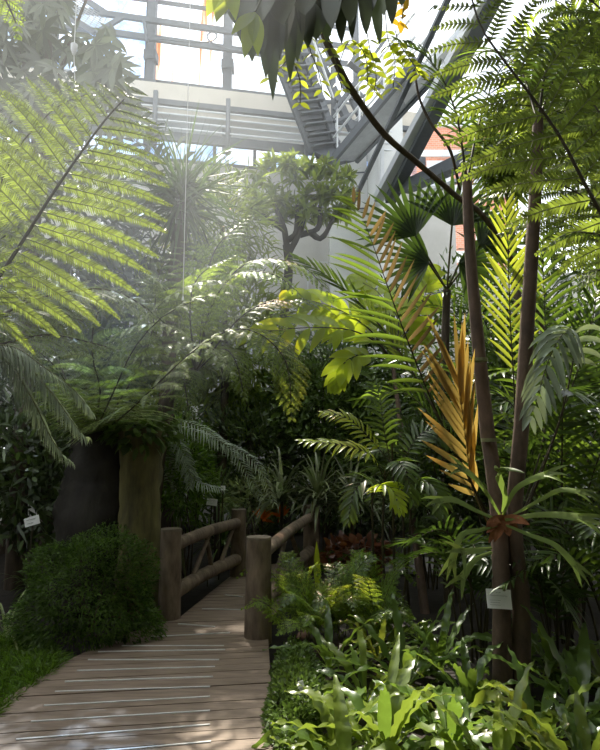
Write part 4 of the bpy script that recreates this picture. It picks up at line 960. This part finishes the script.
for pts, ll, mt in (([(467, 182, Yt + .3), (455, 110, Yt + .3), (430, 60, Yt + .3), (395, 40, Yt + .2)], .4, 'palm_dark'), ([(538, 122, Yt + .1), (550, 60, Yt), (590, 20, Yt), (640, 10, Yt)], .45, 'palm_dark'), ([(467, 182, Yt + .3), (480, 120, Yt + .5), (500, 70, Yt + .8), (530, 40, Yt + 1)], .4, 'palm_dark'), ([(538, 122, Yt + .1), (520, 70, Yt + .5), (490, 50, Yt + .9), (450, 70, Yt + 1.2)], .4, 'palm'), ([(538, 122, Yt + .1), (560, 70, Yt + .5), (590, 70, Yt + .9), (610, 110, Yt + 1)], .42, 'palm')):
    palm_frond(tw, [P(*p) for p in pts], UP + A(0, -.5, 0), ll, 24, .03, ang=58, droop=.4, mat=mt, start=.2)
# frond pieces of the same clump with their own look
palm_frond(tw, [P(496, 540, Yt + .1), P(474, 492, Yt + .05), P(466, 440, Yt), P(461, 400, Yt), P(458, 378, Yt)], A(.25, -1, .1), .50, 15, .052, ang=50, droop=.0, mat='gold', start=.30, rr=.008, vee=.05, stalk='brown_leaf', segs=5, angtip=36, endf=1.05, label='withered golden frond', basef=.5, close=.35, jit=5)
fr = [(500, 540, Yt + .1), (470, 480, Yt), (440, 420, Yt), (408, 342, Yt + .05), (380, 265, Yt + .1), (366, 225, Yt + .15), (352, 200, Yt + .2)]
palm_frond(tw, [P(*p) for p in fr], A(.2, -1, .2), .52, 21, .036, ang=62, droop=.22, mat='palm', start=.42, rr=.010, vee=.05, segs=6, sides=(-1,), label='left leaflets of the feathered frond', angtip=30, name='frond')
palm_frond(tw, [P(*p) for p in fr], A(.2, -1, .2), .42, 21, .036, ang=62, droop=-.05, mat='brown_leaf', start=.42, rr=.010, vee=.05, segs=6, sides=(1,), label='browned right leaflets of the feathered frond', angtip=30, name='frond')
palm_frond(tw, [P(505, 560, Yt + .1), P(450, 440, Yt + .3), P(395, 345, Yt + .5), P(340, 285, Yt + .6), P(295, 258, Yt + .7)], A(0, -1, .6), .30, 22, .03, ang=30, droop=.05, mat='palm', start=.5, rr=.012, segs=5, angtip=15)
palm_frond(tw, [P(515, 540, Yt + .3), P(560, 420, Yt + .1), P(575, 335, Yt), P(555, 345, Yt - .2), P(530, 420, Yt - .25)], A(-.2, -1, .6), .34, 16, .05, ang=60, droop=.95, mat='silver', start=.55, rr=.010, segs=6, vee=0, label='grey-green drooping frond')
palm_frond(tw, [P(510, 540, Yt + .5), P(515, 420, Yt + .6), P(510, 320, Yt + .6), P(508, 250, Yt + .5), P(505, 205, Yt + .5)], A(0, -1, .2), .42, 20, .034, ang=48, droop=.1, mat='palm_mid', start=.5, rr=.010)
palm_frond(tw, [P(512, 540, Yt + .4), P(560, 420, Yt + .5), P(590, 330, Yt + .5), P(600, 270, Yt + .4)], A(0, -1, .3), .42, 22, .036, ang=58, droop=.2, mat='palm_dark', start=.4, rr=.010)
palm_frond(tw, [P(512, 540, Yt + .6), P(545, 430, Yt + .8), P(545, 330, Yt + .9), P(542, 240, Yt + .9)], A(0, -1, .3), .45, 24, .04, ang=60, droop=.2, mat='palm', start=.35, rr=.010)
# small white tree label on the trunk
tl = P(499, 599, Yt - .075)
r = thing('tree_label', tl, 'white printed name plate fixed to the dark palm trunk', 'label')
mb = MB(); s = nrm(A(1, 0, -.06)); u = nrm(A(.03, .30, 1)); w, h = .165, .124
slab(mb, [tl - s * w / 2 - u * h / 2, tl + s * w / 2 - u * h / 2, tl + s * w / 2 + u * h / 2, tl - s * w / 2 + u * h / 2], .006); plate = part('plate', mb, [M['sign']], r, smooth=False)
n = A(0, -.007, .0025)
def tick(x0, x1, y, t, mt='ink'):
    mb = MB(); beam(mb, tl + s * w * x0 + u * h * y + n, tl + s * w * x1 + u * h * y + n, t, .0012, up=u); part('print', mb, [M[mt]], plate, smooth=False)
for a in ((-.12, -.05, .33, .012), (.0, .07, .33, .012), (-.34, .34, .16, .006), (-.4, .04, -.08, .004), (-.4, .0, -.2, .004), (-.4, .03, -.32, .004)): tick(*a)
# staghorn fern
sg = thing('staghorn_fern', P(503, 520, Yt - .06), 'staghorn fern with rusty brown shield on the palm trunks', 'fern')
c = P(503, 520, Yt - .08); mb = MB(); k = 16; a = rng.uniform(0, 6.28, k); D = np.stack([np.cos(a), np.full(k, -.35), np.sin(a) * .7 - .35], 1)
blades(mb, np.repeat([c], k, 0), D, A(0, -1, 0), rng.uniform(.07, .2, k), .075, .5, 6, .25, 'lance', .15); part('shield_frond', mb, [M['shield']], sg)
def antler(root, pts, w, forks, mat='stag', label=None):
    mb = MB(); q, t = curve(pts, 14); n = A(0, -1, .5)
    b = nrm(np.cross(t, n)); ww = np.linspace(.35, 1, 14)[:, None] * w / 2
    v = np.stack([q - b * ww, q + n * .004, q + b * ww], 1).reshape(-1, 3); i = np.arange(13)[:, None] * 3 + np.arange(2)[None]
    mb.add(v, np.stack([i, i + 1, i + 4, i + 3], -1).reshape(-1, 4))
    for ang in forks:
        d = nrm(t[-1] * math.cos(ang) + b[-1] * math.sin(ang)); blades(mb, [q[-1] - t[-1] * .02], [d], [n], [w * 3.2], [w * .75], [.25], 6, .1, 'sword')
    return part('antler_frond', mb, [M[mat]], root, label=label)
for pts, w in (([(503, 515), (515, 490), (535, 478), (548, 474)], .05), ([(505, 520), (535, 515), (560, 515), (582, 518)], .06), ([(500, 515), (488, 495), (475, 478), (462, 468)], .05), ([(506, 525), (530, 535), (555, 545), (575, 565)], .05), ([(498, 520), (475, 510), (455, 500), (440, 500)], .05), ([(503, 512), (505, 495), (498, 475), (500, 470)], .07), ([(498, 525), (480, 530), (462, 535), (452, 560)], .05), ([(508, 518), (540, 500), (560, 490), (580, 492)], .04)):
    antler(sg, [P(x, y, Yt - .1 - .07 * i) for i, (x, y) in enumerate(pts)], w, (-.45, 0, .4))
sg2 = thing('staghorn_fern', P(470, 580, Yt - .2), 'pale forked staghorn leaf hanging left of the palm label', 'fern')
sg2.location = A(P(478, 560, Yt - .05)[0], Yt - .05, P(478, 560, Yt - .05)[2])
antler(sg2, [P(492, 548, Yt - .08), P(478, 550, Yt - .2), P(462, 552, Yt - .3)], .05, (-1.0, .3, .8)); antler(sg2, [P(492, 552, Yt - .08), P(475, 560, Yt - .2), P(462, 578, Yt - .3)], .05, (-.4, .5))

# fan palm
fp = thing('fan_palm', A(P(440, 300, 6.8)[0], 6.8, -.05), 'dark fan palm spreading stiff pleated leaves below the brick building', 'palm')
b = np.array(fp.location); mb = MB(); tube(mb, [b - UP * .03, P(445, 380, 6.8), P(447, 290, 6.8)], [.06, .05, .045], 10, n=14, bump=.05); part('trunk', mb, [M['bark']], fp)
for (px, py), up_, R, k, e in (((415, 235), A(-.5, 0, .8), .75, 15, 0), ((452, 225), A(.2, 0, 1), .7, 15, 0), ((480, 245), A(.8, 0, .5), .7, 14, 0), ((428, 262), A(-1, 0, .1), .6, 13, 0), ((460, 262), A(.7, 0, -.2), .6, 13, 0)):
    mb = MB(); c = P(px, py, 6.6); tube(mb, [P(447, 290, 6.8), c], .012, 6, 1, n=4); a = np.linspace(-1.15, 1.15, k); d = nrm(up_); bb = np.cross(d, A(0, -1, 0))
    D = np.cos(a)[:, None] * d + np.sin(a)[:, None] * bb; blades(mb, np.repeat([c], k, 0), D, A(0, -1, .3), R * (1 - .08 * np.abs(a)), .085, .12, 5, .4, 'lance'); part('leaf', mb, [M['palm_dark'], M['stem']], fp)

far_tree('leafy tree crown high behind the fern fronds in the top right corner', 585, 95, 7.2, 1.0, 1.2, 2600, .26, .06, 'tree')
far_tree('narrow leafy tree between the fan palm and the right-hand brown stem', 505, 150, 8.6, .55, .8, 1200, .26, .06, 'tree')
# clumping palms filling the right
def gp3(px, Y): return A(P(px, 450, Y)[0], Y, -.05)
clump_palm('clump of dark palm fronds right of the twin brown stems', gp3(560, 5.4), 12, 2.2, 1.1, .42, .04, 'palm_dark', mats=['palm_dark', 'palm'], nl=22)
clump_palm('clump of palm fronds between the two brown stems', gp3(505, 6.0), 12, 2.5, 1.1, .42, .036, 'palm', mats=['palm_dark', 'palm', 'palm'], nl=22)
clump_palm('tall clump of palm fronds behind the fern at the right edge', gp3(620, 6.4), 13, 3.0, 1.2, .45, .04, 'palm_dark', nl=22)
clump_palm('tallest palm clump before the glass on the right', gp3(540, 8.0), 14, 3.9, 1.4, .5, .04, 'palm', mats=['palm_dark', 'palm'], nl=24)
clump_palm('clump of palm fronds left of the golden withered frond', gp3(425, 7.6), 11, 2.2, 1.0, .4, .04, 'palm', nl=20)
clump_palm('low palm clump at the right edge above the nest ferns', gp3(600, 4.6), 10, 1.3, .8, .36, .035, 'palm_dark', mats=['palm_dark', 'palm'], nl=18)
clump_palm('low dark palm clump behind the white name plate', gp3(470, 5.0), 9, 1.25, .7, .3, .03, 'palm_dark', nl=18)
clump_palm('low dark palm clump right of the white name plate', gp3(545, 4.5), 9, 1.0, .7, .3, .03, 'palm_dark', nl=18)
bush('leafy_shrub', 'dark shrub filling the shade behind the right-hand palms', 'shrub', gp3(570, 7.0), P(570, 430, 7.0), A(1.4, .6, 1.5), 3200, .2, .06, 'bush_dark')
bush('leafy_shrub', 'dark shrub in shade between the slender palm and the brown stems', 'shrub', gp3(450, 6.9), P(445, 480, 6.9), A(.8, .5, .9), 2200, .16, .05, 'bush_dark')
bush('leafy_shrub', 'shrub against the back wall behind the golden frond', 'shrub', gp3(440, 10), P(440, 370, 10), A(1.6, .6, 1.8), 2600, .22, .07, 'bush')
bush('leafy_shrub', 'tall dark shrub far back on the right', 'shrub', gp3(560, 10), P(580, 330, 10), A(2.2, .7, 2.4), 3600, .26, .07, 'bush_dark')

# ------------------------------------------------------------------ foreground bed on the right
# lacy fern shrub by the near right post
lf = thing('lacy_fern', G(330, 640), 'bright lacy fern spilling beside the near right bridge post', 'fern'); b = np.array(lf.location)
for i in range(54):
    a = rng.uniform(0, 2 * math.pi); d = A(math.cos(a), math.sin(a), 0); l = rng.uniform(.3, .6); o = b + A(rng.uniform(-.35, .4), rng.uniform(-.25, .3), .0); hh = rng.uniform(.5, 1.3)
    fern_frond(lf, [o, o + UP * .3 * hh + d * l * .25, o + UP * .5 * hh + d * l * .65, o + UP * .42 * hh + d * l], UP + A(0, -.3, 0), .17, 14, 'fern_bright' if i % 3 else 'nest', ang=65, pdroop=.2, pw=.2, sp=.013, rr=.004, start=.25, stalk='stem', rib=False)
# other bed plants
bush('ground_cover', 'dense small-leaved ground cover along the right edge of the boardwalk', 'ground cover', G(290, 700), G(296, 705) + A(0, .1, .02), A(.17, .95, .16), 7000, .04, .022, 'bush', kind='stuff', stems=0, low=-.2, shell=.6, prof='broad')
nf = [(366, 700, 15, .55, .08, 'nest_lit', 'nest fern with pale wavy leaves reaching towards the boardwalk'),
      (405, 690, 14, .62, .08, 'nest', 'upright nest fern in the middle of the bed'),
      (380, 660, 12, .52, .075, 'nest_lit', 'nest fern just behind the front row, below the thin palm stems'),
      (330, 668, 12, .5, .07, 'nest', 'nest fern below the lacy fern, close to the path'),
      (440, 668, 12, .55, .08, 'nest', 'nest fern left of the dark palm trunk base'),
      (338, 752, 14, .45, .085, 'nest_lit', 'nest fern at the bottom edge nearest the boardwalk corner'),
      (385, 760, 14, .6, .09, 'nest_lit', 'lime-green nest fern at the bottom edge, left of the middle of the bed'),
      (450, 752, 14, .6, .09, 'nest', 'nest fern at the bottom edge left of the trunk base'),
      (470, 705, 11, .5, .08, 'nest', 'nest fern touching the left of the trunk base'),
      (540, 745, 14, .62, .09, 'nest_lit', 'nest fern at the bottom edge right of the trunk base'),
      (585, 720, 14, .62, .09, 'nest', 'nest fern at the right edge of the bed with long ragged leaves'),
      (555, 680, 13, .56, .085, 'nest', 'nest fern behind, right of the trunk base'),
      (610, 690, 12, .55, .08, 'nest_lit', 'nest fern half outside the right edge'),
      (500, 790, 13, .55, .09, 'nest_lit', 'nest fern in front of the trunk base, cut by the bottom edge'),
      (590, 800, 13, .6, .09, 'nest_lit', 'nest fern in the bottom right corner'),
      (420, 640, 11, .45, .07, 'nest', 'smaller nest fern at the back of the bed beside the slender palm'),
      (350, 800, 12, .5, .09, 'nest_lit', 'nest fern cut off by the bottom edge below the pale wavy one'),
      (530, 655, 9, .34, .07, 'nest', 'dim nest fern just right behind the palm label')]
for px, py, n, L, w, mt, lab in nf: nest_fern(px, py, n, L, w, lab, mt)
strap = thing('upright_leaf', G(318, 600), 'single upright lime strap leaf beside the far right bridge post', 'leaf plant')
strap_leaf(strap, G(318, 600) + UP * 0, A(-.02, 0, 1), .62, .075, .02, .06, 'palm_lit', 14, name='leaf')
# red-leaved plant
rp_ = thing('red_leaf_plant', G(355, 590), 'low plant with dark red-brown glossy leaves beyond the lacy fern', 'plant')
mb = MB(); cloud(mb, G(358, 580) + UP * .3, A(.42, .25, .2), 260, .14, .08, 0, 4, .4, .4, 'broad', .1, .3); part('foliage', mb, [M['red']], rp_)
mb = MB(); tube(mb, [G(355, 584) - UP * .04, G(358, 580) + UP * .3], .012, 6, n=3); part('stem', mb, [M['bark']], rp_)
stake_sign(303, 692, 3.75, .035, .12, 'slim white label tilted among the nest ferns near the boardwalk', .3)
